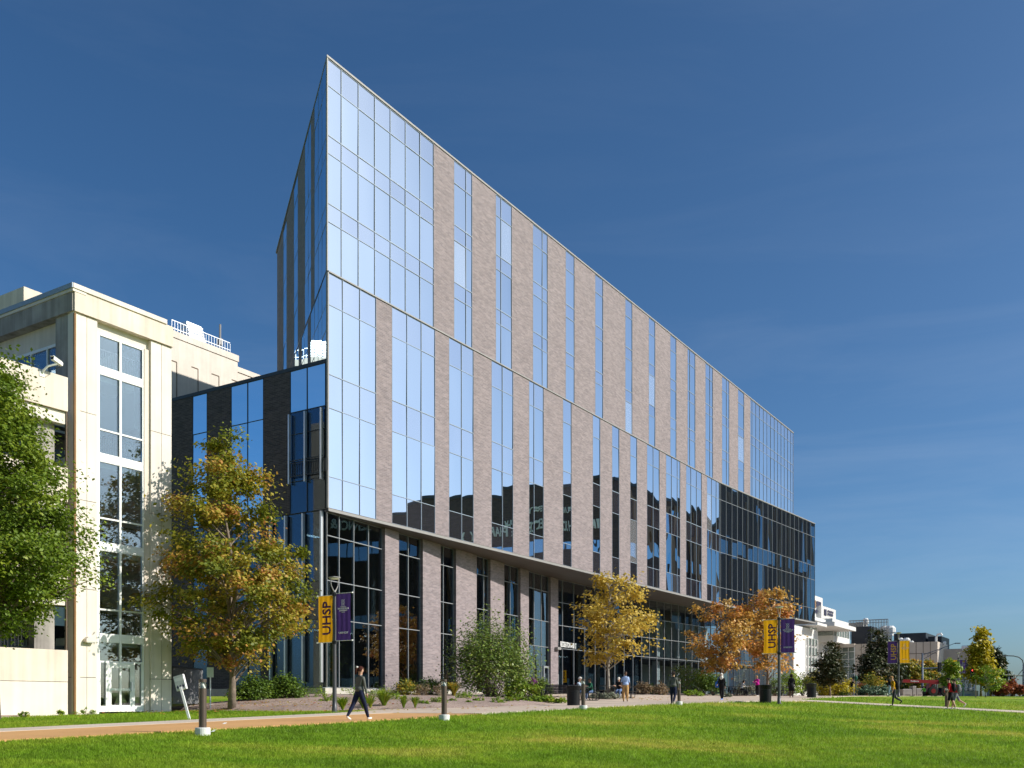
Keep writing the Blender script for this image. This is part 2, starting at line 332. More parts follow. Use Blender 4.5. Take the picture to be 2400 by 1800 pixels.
def grit(name, c1, c2, scale=30, rough=0.9, bump=0.3, big=0.25, joints=None):
    m, n, l, b = mat(name); b.inputs['Roughness'].default_value = rough; spec(b, 0.2)
    g = n.new('ShaderNodeNewGeometry'); a = n.new('ShaderNodeTexNoise'); a.inputs['Scale'].default_value = scale; a.inputs['Detail'].default_value = 4
    l.new(g.outputs['Position'], a.inputs['Vector'])
    r = n.new('ShaderNodeValToRGB'); r.color_ramp.elements[0].position = 0.35; r.color_ramp.elements[1].position = 0.65
    r.color_ramp.elements[0].color = (*c1, 1); r.color_ramp.elements[1].color = (*c2, 1); l.new(a.outputs['Fac'], r.inputs['Fac'])
    b2 = n.new('ShaderNodeTexNoise'); b2.inputs['Scale'].default_value = 0.5; b2.inputs['Detail'].default_value = 5; l.new(g.outputs['Position'], b2.inputs['Vector'])
    mr = n.new('ShaderNodeMapRange'); mr.inputs['From Min'].default_value = 0.3; mr.inputs['From Max'].default_value = 0.7; mr.inputs['To Min'].default_value = 1 - big; mr.inputs['To Max'].default_value = 1 + big
    l.new(b2.outputs['Fac'], mr.inputs['Value'])
    mc = n.new('ShaderNodeMix'); mc.data_type = 'RGBA'; mc.blend_type = 'MULTIPLY'; mc.inputs['Factor'].default_value = 1
    l.new(r.outputs['Color'], mc.inputs['A']); l.new(mr.outputs['Result'], mc.inputs['B']); l.new(mc.outputs['Result'], b.inputs['Base Color'])
    bp = n.new('ShaderNodeBump'); bp.inputs['Strength'].default_value = bump; bp.inputs['Distance'].default_value = 0.03
    l.new(a.outputs['Fac'], bp.inputs['Height']); l.new(bp.outputs['Normal'], b.inputs['Normal']); return m
M['lawn'] = make_lawn(); M['blade'] = make_blade()
M['tan'] = grit('tan_resin_paving', (0.50, 0.275, 0.11), (0.60, 0.345, 0.15), 45, big=0.07, bump=0.15)
M['conc'] = grit('pale_concrete', (0.52, 0.435, 0.35), (0.60, 0.51, 0.42), 30, big=0.10, bump=0.12)
M['plaza'] = grit('plaza_concrete', (0.46, 0.37, 0.295), (0.54, 0.445, 0.36), 25, big=0.14, bump=0.12)
M['mulch'] = grit('bark_mulch', (0.19, 0.130, 0.105), (0.46, 0.36, 0.31), 26, big=0.25, bump=1.0)
M['asphalt'] = grit('asphalt', (0.045, 0.045, 0.047), (0.065, 0.065, 0.067), 40, big=0.2)

def axis(vals):
    out = []
    for a, b, s in vals:
        n = max(1, int(round((b - a) / s)))
        out += [a + (b - a) * i / n for i in range(n)]
    return out + [vals[-1][1]]
us = axis([(-2500, -300, 440), (-300, -80, 40), (-80, 100, 1.6), (100, 300, 10), (300, 3000, 450)])
vv = axis([(-2500, -300, 440), (-300, -40, 26), (-40, 60, 1.4), (60, 200, 14), (200, 2500, 460)])
mb = MB()
pts = [];
for v in vv:
    for u in us:
        x, y = W2(u, v); pts.append((x, y, ground_uv(u, v) - 0.02))
nu = len(us)
mb.add(pts, [(j*nu+i, (j+1)*nu+i, (j+1)*nu+i+1, j*nu+i+1) for j in range(len(vv)-1) for i in range(nu-1)])
struct(mb.build('ground', M['lawn'], smooth=True))

def strip(name, material, u0, u1, vfar, vnear, dz, du=1.0, nv=6, skirt=0.10):
    """paving draped on the terrain, with a shallow edge"""
    n = max(2, int((u1 - u0) / du)); mb = MB(); pts = []
    for i in range(n + 1):
        u = u0 + (u1 - u0) * i / n; a, b_ = vfar(u), vnear(u)
        x, y = W2(u, a); pts.append((x, y, ground_uv(u, a) + dz - skirt))
        for k in range(nv + 1):
            v = a + (b_ - a) * k / nv; x, y = W2(u, v); pts.append((x, y, ground_uv(u, v) + dz))
        x, y = W2(u, b_); pts.append((x, y, ground_uv(u, b_) + dz - skirt))
    r = nv + 3
    mb.add(pts, [(i*r+k, i*r+k+1, (i+1)*r+k+1, (i+1)*r+k) for i in range(n) for k in range(r-1)])
    return mb.build(name, material, smooth=False)
def piece(*pairs):
    def f(u):
        for (a, va), (b, vb) in zip(pairs, pairs[1:]):
            if u <= b: return va + (vb - va) * (max(u, a) - a) / (b - a)
        return pairs[-1][1]
    return f
near = piece((-60, 21.9), (-22, 21.6), (-14, 20.9), (-6, 20.45), (5, 20.5), (13, 22.2), (17, 23.4), (20, 21.9), (40, 21.7), (80, 21.5))
tan_far = piece((-60, 19.6), (-30, 18.2), (-16, 16.9), (-12, 17.2))
conc_far = piece((-60, 17.9), (-30, 16.5), (-14, 14.6), (-10, 14.9))
struct(strip('walkway', M['tan'], -60, -14.6, tan_far, near, 0.012))
struct(strip('concrete_path', M['conc'], -60, -14.6, conc_far, tan_far, 0.020, nv=2))
bed_front = piece((-13, 10.0), (-10.7, 13.3), (-7.7, 15.6), (-1, 15.8), (2.5, 14.6), (4.5, 9.0), (8, 6.0))
plaza_far = piece((-14.6, 14.3), (-10.7, 13.6), (-7.7, 15.4), (-1, 15.6), (2.5, 14.4), (4.6, 6.5), (10, 0.0), (40, -5), (75, -4), (80, 8), (110, 9))
struct(strip('plaza_pavement', M['plaza'], -14.6, 80, plaza_far, near, 0.016, nv=14))
mbp = []
# pale concrete border along the lawn, then the narrow path that leaves to the right
struct(strip('lawn_edging', M['conc'], -14.6, 17, lambda u: near(u) - 0.75, lambda u: near(u) + 0.02, 0.024, nv=1))
def vstrip(name, material, v0, v1, ua, ub, dz, n=40):
    mb = MB(); pts = []
    for i in range(n + 1):
        v = v0 + (v1 - v0) * i / n
        for u, dd in ((ua(v), -0.2), (ua(v), 0), ((ua(v)+ub(v))/2, 0), (ub(v), 0), (ub(v), -0.2)):
            x, y = W2(u, v); pts.append((x, y, ground_uv(u, v) + dz + dd))
    mb.add(pts, [(i*5+k, (i+1)*5+k, (i+1)*5+k+1, i*5+k+1) for i in range(n) for k in range(4)])
    return mb.build(name, material)
struct(vstrip('side_path', M['conc'], 21.5, 60, lambda v: 16.8 + 0.02*(v-22), lambda v: 19.7 + 0.05*(v-22), 0.006))
# mulch bed in front of the building, gently mounded
def bed(name, u0, u1, vf, vn, hgt, material, dz=0.03, n=50, nv=18):
    mb = MB(); pts = []
    for i in range(n + 1):
        u = u0 + (u1 - u0) * i / n; a, b_ = vf(u), vn(u)
        for k in range(nv + 1):
            v = a + (b_ - a) * k / nv; x, y = W2(u, v)
            e = min(k, nv - k, i, n - i) / 3.0
            h = hgt * min(1, e) + 0.05 * noise.noise((x * 0.6, y * 0.6, 3.1)) + 0.03 * noise.noise((x * 2.3, y * 2.3, 1.0))
            pts.append((x, y, ground_uv(u, v) + dz + (h if min(k, nv-k, i, n-i) > 0 else -0.08)))
    r = nv + 1
    mb.add(pts, [(i*r+k, i*r+k+1, (i+1)*r+k+1, (i+1)*r+k) for i in range(n) for k in range(nv)])
    return struct(mb.build(name, material, smooth=True))
bed('planting_bed', -13.2, 7.6, piece((-13.2, 1.5), (0, 0.3), (8, -0.6)), bed_front, 0.12, M['mulch'])
bed('planting_bed', 27, 62, piece((27, -4), (62, -4)), piece((27, 6.6), (33, 8.5), (44, 10.6), (62, 11.5)), 0.06, M['mulch'])
bed('planting_bed', -60, -20.5, piece((-60, 3.6), (-20, 3.6)), piece((-60, 5.0), (-20, 5.2)), 0.04, M['mulch'])
struct(vstrip('street', M['asphalt'], -120, 140, lambda v: 103, lambda v: 121, 0.03))
struct(strip('pavement', M['conc'], 88, 102.9, piece((0, -20), (200, -20)), piece((0, 60), (200, 60)), 0.02, nv=30))

# ------------------------------------------------------------------ the university building
ROOT = thing('university_building', 'tall sharp-cornered building of brown brick strips and blue mirrored glass', 'building', (C0[0], C0[1], 0), THETA)
h = lambda k: k + CAMZ                            # heights measured from the camera's level
Z_ROOF, Z_SEAM, Z_WING, Z_SOF, Z_FLR = h(38.14), h(25.41), h(20.12), h(11.43), 2.43
dirU, dirW = (SA, CA), (-CA, SA)
PROW = (0.612, 0.791)                             # direction of the upper left face in u, w
prow_w = (PROW[0]*dirU[0] + PROW[1]*dirW[0], PROW[0]*dirU[1] + PROW[1]*dirW[1])
UPX = lambda px: line_t(px, C0, dirU)             # photo column -> metres along the main facade
rnd = random.Random(5)
pane_cache = {}
def pane(parent, x0, x1, z0, z1, y, material, name='pane', tilt=0.0030):
    k = (round(x1-x0, 3), round(z1-z0, 3), material.name)
    if k not in pane_cache:
        w_, h_ = k[0]/2, k[1]/2
        me = bpy.data.meshes.new(name); b_ = MB().box(-w_, w_, 0, 0.025, -h_, h_)
        me.from_pydata(b_.v, [], b_.f); me.materials.append(material); me.update(); pane_cache[k] = me
    return link(name, pane_cache[k], parent, ((x0+x1)/2, y, (z0+z1)/2), (rnd.gauss(0, tilt), 0, rnd.gauss(0, tilt)))
def window(parent, xs, zs, vis, material, spand, frame, loc=(0,0,0), rot=0, fw=0.038, joined=False, name='window', y=0.025, proud=0.012, heavy=()):
    """a glazed strip: mullion frame with its panes; vis says which rows are see-through rows"""
    fr = MB()
    for i, x in enumerate(xs):
        w_ = fw if 0 < i < len(xs)-1 else fw*0.8
        fr.box(x-w_/2 if i else x, x+w_/2 if i < len(xs)-1 else x, -proud, y+0.08, zs[0], zs[-1])
    for i, z in enumerate(zs):
        t = fw*1.35 if z in heavy else fw
        for xa, xb in zip(xs, xs[1:]):
            fr.box(xa+fw/2, xb-fw/2, -proud*0.6, y+0.08, max(zs[0], z-t/2), min(zs[-1], z+t/2))
    win = fr.build(name, frame, parent, loc, rot)
    if joined:
        g = MB()
        for a, b_ in zip(xs, xs[1:]):
            for k, (z0, z1) in enumerate(zip(zs, zs[1:])):
                t = rnd.gauss(0, 0.0016)*(b_-a); s_ = rnd.gauss(0, 0.0016)*(z1-z0)
                g.add([(a,y-t,z0),(b_,y+t+s_*0,z0),(b_,y+t+s_,z1),(a,y-t+s_,z1)], [(0,1,2,3)], 0 if vis[k % len(vis)] else 1)
        stuff(g.build('glazing', [material, spand], win))
    else:
        for a, b_ in zip(xs, xs[1:]):
            for k, (z0, z1) in enumerate(zip(zs, zs[1:])):
                v_ = vis[k % len(vis)]
                mm_ = M['glass_blind'] if material is M['glass'] and v_ and rnd.random() < 0.06 else material
                pane(win, a, b_, z0, z1, y, mm_ if v_ else spand, 'pane' if v_ else 'spandrel_panel')
    return win
def facade(parent, loc, rot, cols, zs, vis, material, spand, frame, brick, depth=0.30, heavy=(), joined=(), yy=0.025, pp=0.012):
    """cols: (x0, x1, None) brick strip or (x0, x1, [mullions]) glass strip"""
    for i, (a, b_, ms) in enumerate(cols):
        if ms is None:
            mbk = MB().box(a, b_, 0, depth, zs[0], zs[-1]); mbk.build('brick_strip', brick, parent, loc, rot)
        else:
            window(parent, [a] + list(ms) + [b_], zs, vis, material, spand, frame, loc, rot, heavy=heavy, joined=(i in joined), y=yy, proud=pp)
def cols_from(f, marks):
    """marks: photo columns; 'b' brick to next, or a list of mullion columns for glass"""
    out = []
    for (p0, kind), (p1, _) in zip(marks, marks[1:]):
        out.append((f(p0), f(p1), None if kind == 'b' else [f(q) for q in kind]))
    return out
# upper block, main side
zu = [h(k) for k in (25.46, 28.41, 29.49, 32.44, 33.51, 36.43, 37.98)]
marks = [(766, [800.5, 840.3, 878.6, 915.2, 950.6, 984.6]), (1016.5, 'b'), (1064.2, [1092.4]), (1106.5, 'b'), (1162, [1174.5]), (1199.5, 'b'),
         (1249, [1271.4]), (1283.4, 'b'), (1325.7, []), (1346.3, 'b'), (1395.1, []), (1413.2, 'b'), (1465.6, []), (1481.8, 'b'), (1520.5, []), (1535.4, 'b'),
         (1571, []), (1585, 'b'), (1611.4, [1617]), (1629.4, 'b'), (1653.4, [1664]), (1670.6, 'b'), (1692.3, [1703]), (1709, 'b'), (1729.8, []), (1743.8, 'b'),
         (1758.7, [1763, 1771.8, 1780.5, 1789.6, 1797.8, 1806.5, 1815.2, 1823, 1831, 1838.6, 1846.5, 1853.8]), (1859, None)]
cols = cols_from(UPX, marks); U_END = cols[-1][1]
cols = [(c[0] + (0.02 if i == 0 else 0), c[1], c[2]) for i, c in enumerate(cols)]
facade(ROOT, (0, 0, 0), 0, cols, zu, (1, 0, 1, 0, 1, 0), M['glass'], M['spandrel'], M['mullion'], M['brick'], heavy=(zu[2], zu[4]), joined={26})
# lower block, main side up to the bend
U_BEND = UPX(1684)
zl = [h(k) for k in (11.50, 13.35, 17.40, 19.38, 23.47, 25.34)]
marks = [(766, [800.5, 840.8]), (878.6, 'b'), (915.9, [951.3, 985]), (1016.8, 'b'), (1049.7, [1079.4]), (1107, 'b'), (1149.5, [1175.2]), (1200, 'b'), (1237.5, [1249.3]), (1271.5, 'b'),
         (1317, []), (1337, 'b'), (1387, []), (1404.2, 'b'), (1432.3, []), (1449, 'b'), (1475, []), (1490.7, 'b'), (1514.2, [1529]), (1543.5, 'b'), (1558.9, [1572, 1585.6]), (1592, 'b'),
         (1606, [1617.6, 1630.6]), (1642.4, 'b'), (1654.9, [1666, 1677]), (1684, None)]
cols = cols_from(UPX, marks); cols[0] = (0.02, cols[0][1], cols[0][2])
LP_Y = -0.10                                      # the lower block stands a hand's breadth proud
facade(ROOT, (0, LP_Y, 0), 0, cols, zl, (0, 1, 0, 1, 0), M['glass'], M['spandrel'], M['mullion'], M['brick'], depth=0.42, heavy=(zl[3],))
# lower block, glazed end that swings out
end_dir = (math.cos(R(-4.1)), math.sin(R(-4.1))); bx, by = W2(U_BEND, -LP_Y)
ew = (end_dir[0]*dirU[0]+end_dir[1]*dirW[0], end_dir[0]*dirU[1]+end_dir[1]*dirW[1])
EPX = lambda px: line_t(px, (bx, by), ew)
ex = [0.02] + [EPX(p) for p in (1689, 1702, 1715.6, 1728.3, 1740.5, 1753, 1765, 1776.6, 1788, 1800, 1810.4, 1821, 1832.5, 1842, 1852, 1862, 1872, 1882, 1891, 1900.5, 1910)]
L_END = ex[-1]
window(ROOT, ex[:8], zl, (1, 1, 1, 1, 1), M['glass_dark'], M['spandrel'], M['mull_lt'], (U_BEND, LP_Y, 0), R(-4.1))
window(ROOT, ex[7:], zl, (1, 1, 1, 1, 1), M['glass_dark'], M['spandrel'], M['mull_lt'], (U_BEND, LP_Y, 0), R(-4.1), joined=True)
e_u, e_w = U_BEND + L_END*end_dir[0], LP_Y + L_END*end_dir[1]
# bodies behind the skins, roofs, copings, soffit
pe = (PROW[0]*26.5, PROW[1]*26.5)
up_poly = [(0.80, 0.34), (U_END, 0.34), (U_END, pe[1]), (pe[0]+0.3, pe[1])]
MB().prism(up_poly, Z_SEAM - 0.4, Z_ROOF - 0.3).build('upper_core', M['room_dark'], ROOT)
MB().prism([(U_END-0.02, 0.02), (U_END+0.16, 0.02), (U_END+0.16, pe[1]), (U_END-0.02, pe[1])], Z_SEAM, Z_ROOF - 0.02).build('end_wall', M['brick'], ROOT)
lo_poly = [(0.85, 0.36), (U_BEND, 0.36), (e_u, e_w + 0.4), (e_u, 24), (pe[0]+1, pe[1]), ]
MB().prism(lo_poly, Z_WING - 0.2, Z_SEAM - 0.06).build('lower_core', M['room_dark'], ROOT)
MB().prism([(4.5, 0.36), (U_BEND, 0.36), (e_u, e_w + 0.4), (e_u, 30), (0.4, 30), (0.4, 4.2), (4.5, 4.2)], Z_SOF + 0.1, Z_WING - 0.12).build('wing_core', M['room_dark'], ROOT)
cap = MB()
cap.prism([(-0.03, -0.04), (U_END+0.17, -0.04), (U_END+0.17, pe[1]), (pe[0]-0.1, pe[1]+0.05)], Z_ROOF - 0.10, Z_ROOF + 0.02)
cap.build('roof_coping', M['trim'], ROOT)
cap = MB(); cap.box(0, U_BEND, LP_Y-0.06, 0.05, Z_SEAM-0.05, Z_SEAM+0.03)
cap.add([(U_BEND, LP_Y-0.06, Z_SEAM-0.055), (e_u, e_w-0.06, Z_SEAM-0.055), (e_u, 0.3, Z_SEAM-0.055), (U_BEND, 0.3, Z_SEAM-0.055),
         (U_BEND, LP_Y-0.06, Z_SEAM+0.05), (e_u, e_w-0.06, Z_SEAM+0.05), (e_u, 0.3, Z_SEAM+0.05), (U_BEND, 0.3, Z_SEAM+0.05)],
        [(3,2,1,0),(4,5,6,7),(0,1,5,4),(1,2,6,5),(2,3,7,6),(3,0,4,7)])
cap.build('seam_ledge', M['trim'], ROOT)
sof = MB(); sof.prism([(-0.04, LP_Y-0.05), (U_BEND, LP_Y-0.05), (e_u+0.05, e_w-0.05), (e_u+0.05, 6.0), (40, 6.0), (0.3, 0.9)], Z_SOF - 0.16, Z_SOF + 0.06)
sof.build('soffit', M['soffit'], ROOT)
edge = MB(); edge.box(-0.05, U_BEND, LP_Y-0.09, LP_Y-0.055, Z_SOF-0.14, Z_SOF+0.02)
edge.add([(U_BEND, LP_Y-0.09, Z_SOF-0.14), (e_u+0.06, e_w-0.09, Z_SOF-0.14), (e_u+0.06, e_w-0.055, Z_SOF-0.14), (U_BEND, LP_Y-0.055, Z_SOF-0.14),
          (U_BEND, LP_Y-0.09, Z_SOF+0.02), (e_u+0.06, e_w-0.09, Z_SOF+0.02), (e_u+0.06, e_w-0.055, Z_SOF+0.02), (U_BEND, LP_Y-0.055, Z_SOF+0.02)],
         [(3,2,1,0),(4,5,6,7),(0,1,5,4),(1,2,6,5),(2,3,7,6),(3,0,4,7)])
edge.build('soffit_edge', M['trim'], ROOT)
MB().box(-0.04, 0.05, -0.06, 0.02, Z_SEAM+0.05, Z_ROOF-0.17).box(-0.05, 0.05, LP_Y-0.03, LP_Y+0.1, Z_SOF+0.06, Z_SEAM-0.07).build('corner_post', M['trim'], ROOT)
# upper left face (the prow), running back from the corner; its own x runs towards the corner
pang = math.atan2(-PROW[1], -PROW[0])
PPX = lambda px: -line_t(px, C0, prow_w)
zp = [z_ for z_ in zu]
marks = [(649.5, 'b'), (663.9, []), (671.7, 'b'), (688.8, []), (698, 'b'), (714.6, [722]), (729, 'b'), (737, [745.5, 754.5]), (765.4, None)]
facade(ROOT, (0, 0, 0), pang, [(a, min(b_, -0.1), c) for a, b_, c in cols_from(PPX, marks)], zp, (1, 0, 1, 0, 1, 0), M['glass_wing'], M['glass_wing'], M['mullion'], M['brick'], heavy=(zp[2], zp[4]), yy=0.006, pp=0.003)
zq = [Z_WING + 0.05, h(22.0), h(23.47), Z_SEAM - 0.05]
marks = [(649.5, 'b'), (663.9, []), (671.7, 'b'), (691.5, []), (701, 'b'), (707.8, [714]), (722.2, 'b'), (729, [738, 746.5, 755.5]), (765.4, None)]
facade(ROOT, (-0.04, 0, 0), pang, [(a, min(b_, -0.12), c) for a, b_, c in cols_from(PPX, marks)], zq, (1, 1, 1), M['glass_wing'], M['glass_wing'], M['mullion'], M['brick'], yy=0.006, pp=0.003)
MB().box(PPX(650), -0.05, -0.05, 0.25, Z_SEAM-0.05, Z_SEAM+0.04).build('seam_ledge', M['mullion_dark'], ROOT, (0, 0, 0), pang)
# dark wing, left side, x towards the corner
WPX = lambda px: -line_t(px, C0, dirW)
zw = [Z_SOF, h(13.35), h(17.55), Z_WING - 0.06]
marks = [(385, 'b'), (451, []), (485, 'b'), (541, [580]), (617, 'b'), (679.7, [719.5]), (765.5, None)]
wcols = cols_from(WPX, marks)
a, b_, ms = wcols.pop()
window(ROOT, [a] + ms + [-0.12], zw[2:], (1,), M['glass_wing'], M['glass_wing'], M['mullion_dark'], (0, 0, 0), -math.pi/2)
window(ROOT, [a] + ms + [-0.12], [zw[0], zw[1], h(16.2), zw[2]], (1, 1, 1), M['glass_deep'], M['glass_deep'], M['mullion_dark'], (0, 0, 0), -math.pi/2)
facade(ROOT, (0, 0, 0), -math.pi/2, [(a, min(b_, -0.12), c) for a, b_, c in wcols], zw, (1, 1, 1), M['glass_wing'], M['glass_wing'], M['mullion_dark'], M['brick_dark'], depth=0.35)
zg = [Z_FLR, h(4.95), h(7.25), Z_SOF - 0.02]
marks = [(385, 'b'), (451, []), (485, 'b'), (541, [580]), (610, 'b'), (638, [673, 714, 757]), (765.5, None)]
gcols = cols_from(WPX, marks)
facade(ROOT, (0.04, 0, 0), -math.pi/2, [(a, min(b_, -0.12), c) for a, b_, c in gcols[:5]], zg, (1, 1, 1), M['glass_deep'], M['glass_deep'], M['mullion_dark'], M['brick_dark'], depth=0.35)
a, b_, ms = gcols[5]
window(ROOT, [a] + ms + [-0.12], zg, (1, 1, 1), M['glass_deep'], M['glass_deep'], M['mullion_dark'], (0.04, 0, 0), -math.pi/2)
for q in [a] + ms:                                # silver fins that catch the sun
    MB().box(q-0.055, q+0.055, -0.26, -0.08, Z_FLR+0.3, Z_SOF-0.1).build('sun_fin', M['alu'], ROOT, (0.04, 0, 0), -math.pi/2)
for q in (WPX(679.7)+0.1, WPX(719.5), WPX(757)):
    MB().box(q-0.05, q+0.05, -0.24, -0.06, h(13.2), h(17.4)).build('sun_fin', M['alu'], ROOT, (0, 0, 0), -math.pi/2)
rail = MB()
for zz in (h(13.6), h(14.4), h(14.55)): rail.box(WPX(679.7)+0.1, -0.2, -0.16, -0.12, zz, zz+0.05)
for k in range(22):
    xq = WPX(679.7)+0.15 + k*0.145; rail.box(xq, xq+0.03, -0.15, -0.13, h(13.65), h(14.4))
rail.build('balcony_rail', M['mullion_dark'], ROOT, (0, 0, 0), -math.pi/2)
MB().box(-30, 0.02, -0.03, 0.5, Z_WING-0.05, Z_WING+0.16).build('wing_coping', M['mullion_dark'], ROOT, (0, 0, 0), -math.pi/2)
MB().prism([(0.4, 0.3), (60, 0.3), (60, 30), (0.4, 30)], Z_WING-0.1, Z_WING+0.03).build('wing_roof', M['roof'], ROOT)
# ground storey: set back behind the overhang
GL = [(0.0, 0.02), (33.0, 3.95), (53.0, 4.3), (78.0, 2.9), (e_u, 2.2)]
def gseg(i):
    (a, b_), (c, d) = GL[i], GL[i+1]; ang = math.atan2(d-b_, c-a); L = math.hypot(c-a, d-b_)
    o = W2(a, -b_); dv = (math.cos(ang)*dirU[0]+math.sin(ang)*dirW[0], math.cos(ang)*dirU[1]+math.sin(ang)*dirW[1])
    return (a, b_, 0), ang, L, (lambda px: line_t(px, o, dv))
zf = [Z_FLR, h(4.98), h(7.25), h(9.9), Z_SOF - 0.17]
loc, ang, L, GPX = gseg(0)
marks = [(768, [795, 829.4, 863.8]), (895.8, 'b'), (928.4, [956.9]), (984.8, 'b'), (1026.6, [1039]), (1063, 'b'), (1111.3, [1133.8]), (1143.9, 'b'), (1176.3, [1195.6]), (1214.6, 'b'),
         (1234, [1251.7, 1269]), (1285.6, 'b'), (1303.3, None)]
gc = cols_from(GPX, marks); gc[0] = (0.06, gc[0][1], gc[0][2])
for a, b_, ms in gc:
    if ms is None:
        MB().box(a, b_, -0.22, 0.5, Z_FLR-0.25, Z_SOF-0.17).build('brick_pier', M['brick'], ROOT, loc, ang)
    else:
        window(ROOT, [a]+ms+[b_], zf, (1, 1, 1, 1), M['glass_clear'], M['glass_clear'], M['mull_lt'], loc, ang, fw=0.05)
x0 = gc[-1][1]; zf2 = [Z_FLR, h(5.0), h(7.1), h(9.2), Z_SOF - 0.17]
rest = L - x0
window(ROOT, [x0 + rest*k/6 for k in range(7)], zf2[1:], (1, 1, 1), M['glass_clear'], M['glass_clear'], M['mull_lt'], loc, ang, fw=0.05)
door_x = [x0 + rest*k/6 for k in range(7)]
ENTRY = (loc, ang, x0, rest)
window(ROOT, [x0 + rest*0.62, x0 + rest*0.8, L], [Z_FLR, h(5.0)], (1,), M['glass_clear'], M['glass_clear'], M['mull_lt'], loc, ang, fw=0.05)
for i, n_, j in ((1, 9, False), (2, 14, True), (3, 10, True)):
    lo2, an2, L2, _ = gseg(i)
    window(ROOT, [L2*k/n_ for k in range(n_+1)], zf2, (1, 1, 1, 1), M['glass_clear'], M['glass_clear'], M['mull_lt'], lo2, an2, fw=0.05, joined=j)
# entrance: canopy with raised letters, two double doors
canz = h(4.95)
MB().box(x0-0.05, x0+rest*0.72, -0.55, -0.05, canz-0.12, canz+0.10).build('canopy', M['trim'], ROOT, loc, ang)
text('RECREATION AND STUDENT CENTER', 6.9, 0.50, M['white'], ROOT, (loc[0]+math.cos(ang)*(x0+3.4)+math.sin(ang)*0.45, loc[1]+math.sin(ang)*(x0+3.4)-math.cos(ang)*0.45, canz+0.42), ang, bold=0.012, name='canopy_lettering')
text('ATHLETIC  CENTER', 3.6, 0.42, M['white'], ROOT, (loc[0]+math.cos(ang)*(x0+1.35)+math.sin(ang)*0.06, loc[1]+math.sin(ang)*(x0+1.35)-math.cos(ang)*0.06, h(3.95)), ang, name='door_lettering')
MB().box(x0, x0+rest*0.62, 0.02, 0.06, h(3.35), canz-0.14).build('door_head', M['room_dark'], ROOT, loc, ang)
def door(xa, xb):
    d = MB(); z0, z1 = Z_FLR, h(3.3)
    for q in (xa, (xa+xb)/2, xb): d.box(q-0.07, q+0.07, -0.06, 0.06, z0, z1)
    d.box(xa, xb, -0.05, 0.05, z1-0.18, z1); d.box(xa, xb, -0.05, 0.05, z0, z0+0.22)
    o = d.build('door', M['alu'], ROOT, loc, ang)
    pane(o, xa+0.07, (xa+xb)/2-0.07, z0+0.22, z1-0.18, 0, M['glass_clear']); pane(o, (xa+xb)/2+0.07, xb-0.07, z0+0.22, z1-0.18, 0, M['glass_clear'])
    hb = MB()
    for s in (-1, 1): hb.bar(((xa+xb)/2+s*0.16, -0.12, z0+0.6), ((xa+xb)/2+s*0.16, -0.12, z0+1.7), 0.025)
    hb.build('door_handle', M['alu'], o)
DW = 1.95
door(x0+0.02-DW*0.45, x0+DW*0.55); door(x0+rest*0.62-DW-0.06, x0+rest*0.62-0.06)
window(ROOT, [x0+DW*0.55+0.08, x0+rest*0.62-DW-0.14], [Z_FLR, h(3.3)], (1,), M['glass_clear'], M['glass_clear'], M['mull_lt'], loc, ang, fw=0.05)
# plinth and rooms behind the ground-floor glass
pl = MB()
pl.prism([(-0.12, 0.0), (33.0, 3.85), (53, 4.2), (78, 2.8), (e_u, 2.1), (e_u, 2.9), (78, 3.5), (53, 4.9), (33, 4.6), (0.6, 0.8)], 1.4, Z_FLR-0.03)
pl.prism([(-0.12, 0.0), (0.6, 0.8), (0.6, 30), (-0.12, 30)], 1.2, Z_FLR-0.03)
pl.build('plinth', M['concrete'], ROOT)
rm = MB()
rm.prism([(0.7, 0.9), (33, 4.7), (53, 5.0), (78, 3.6), (e_u-0.2, 3.0), (e_u-0.2, 24), (0.7, 24)], Z_FLR-0.3, Z_FLR-0.05)
rm.prism([(0.7, 2.6), (33, 6.4), (53, 6.6), (78, 5.2), (e_u-0.2, 4.6), (e_u-0.2, 24), (0.7, 24)], h(5.0), h(5.4))
rm.build('floor_slab', M['room_dark'], ROOT)
MB().prism([(0.8, 11.0), (e_u-0.3, 13.5), (e_u-0.3, 13.8), (0.8, 11.3)], Z_FLR-0.05, Z_SOF-0.2).build('inner_wall', M['room'], ROOT)
for k, u_ in enumerate((3.6, 9.2, 15.2, 21.5, 27.6, 34, 40, 46, 52, 58, 64, 70)):
    w_ = 3.0 + u_*0.115 if u_ < 34 else 7.2
    MB().box(u_-0.35, u_+0.35, w_, w_+0.7, Z_FLR-0.05, Z_SOF-0.2).build('column', M['column'], ROOT)
for k, (u_, w_, z_) in enumerate(((2.2, 3.2, 4.6), (2.2, 5.5, 4.6), (5.4, 3.4, 4.6), (8.6, 4.0, 4.6), (17, 5.2, 4.8), (30.5, 7.4, 4.7), (2.2, 3.4, 10.5), (2.2, 6.4, 10.5), (37, 8.0, 4.7), (43, 8.2, 4.7), (50, 8.2, 4.7))):
    MB().box(u_-0.6, u_+0.6, w_-0.14, w_+0.14, h(z_)-0.06, h(z_)).build('ceiling_light', M['lamp_panel'], ROOT)
st = MB()                                         # stairs seen through the glass
for u0_ in (38.0, 47.0):
    for k in range(14): st.box(u0_+k*0.3, u0_+k*0.3+0.32, 8.0, 9.6, Z_FLR+0.17*k, Z_FLR+0.17*k+0.09)
    st.bar((u0_, 7.95, Z_FLR+1.0), (u0_+4.2, 7.95, Z_FLR+3.4), 0.03); st.bar((u0_, 7.95, Z_FLR+0.5), (u0_+4.2, 7.95, Z_FLR+2.9), 0.03)
st.build('staircase', M['column'], ROOT)

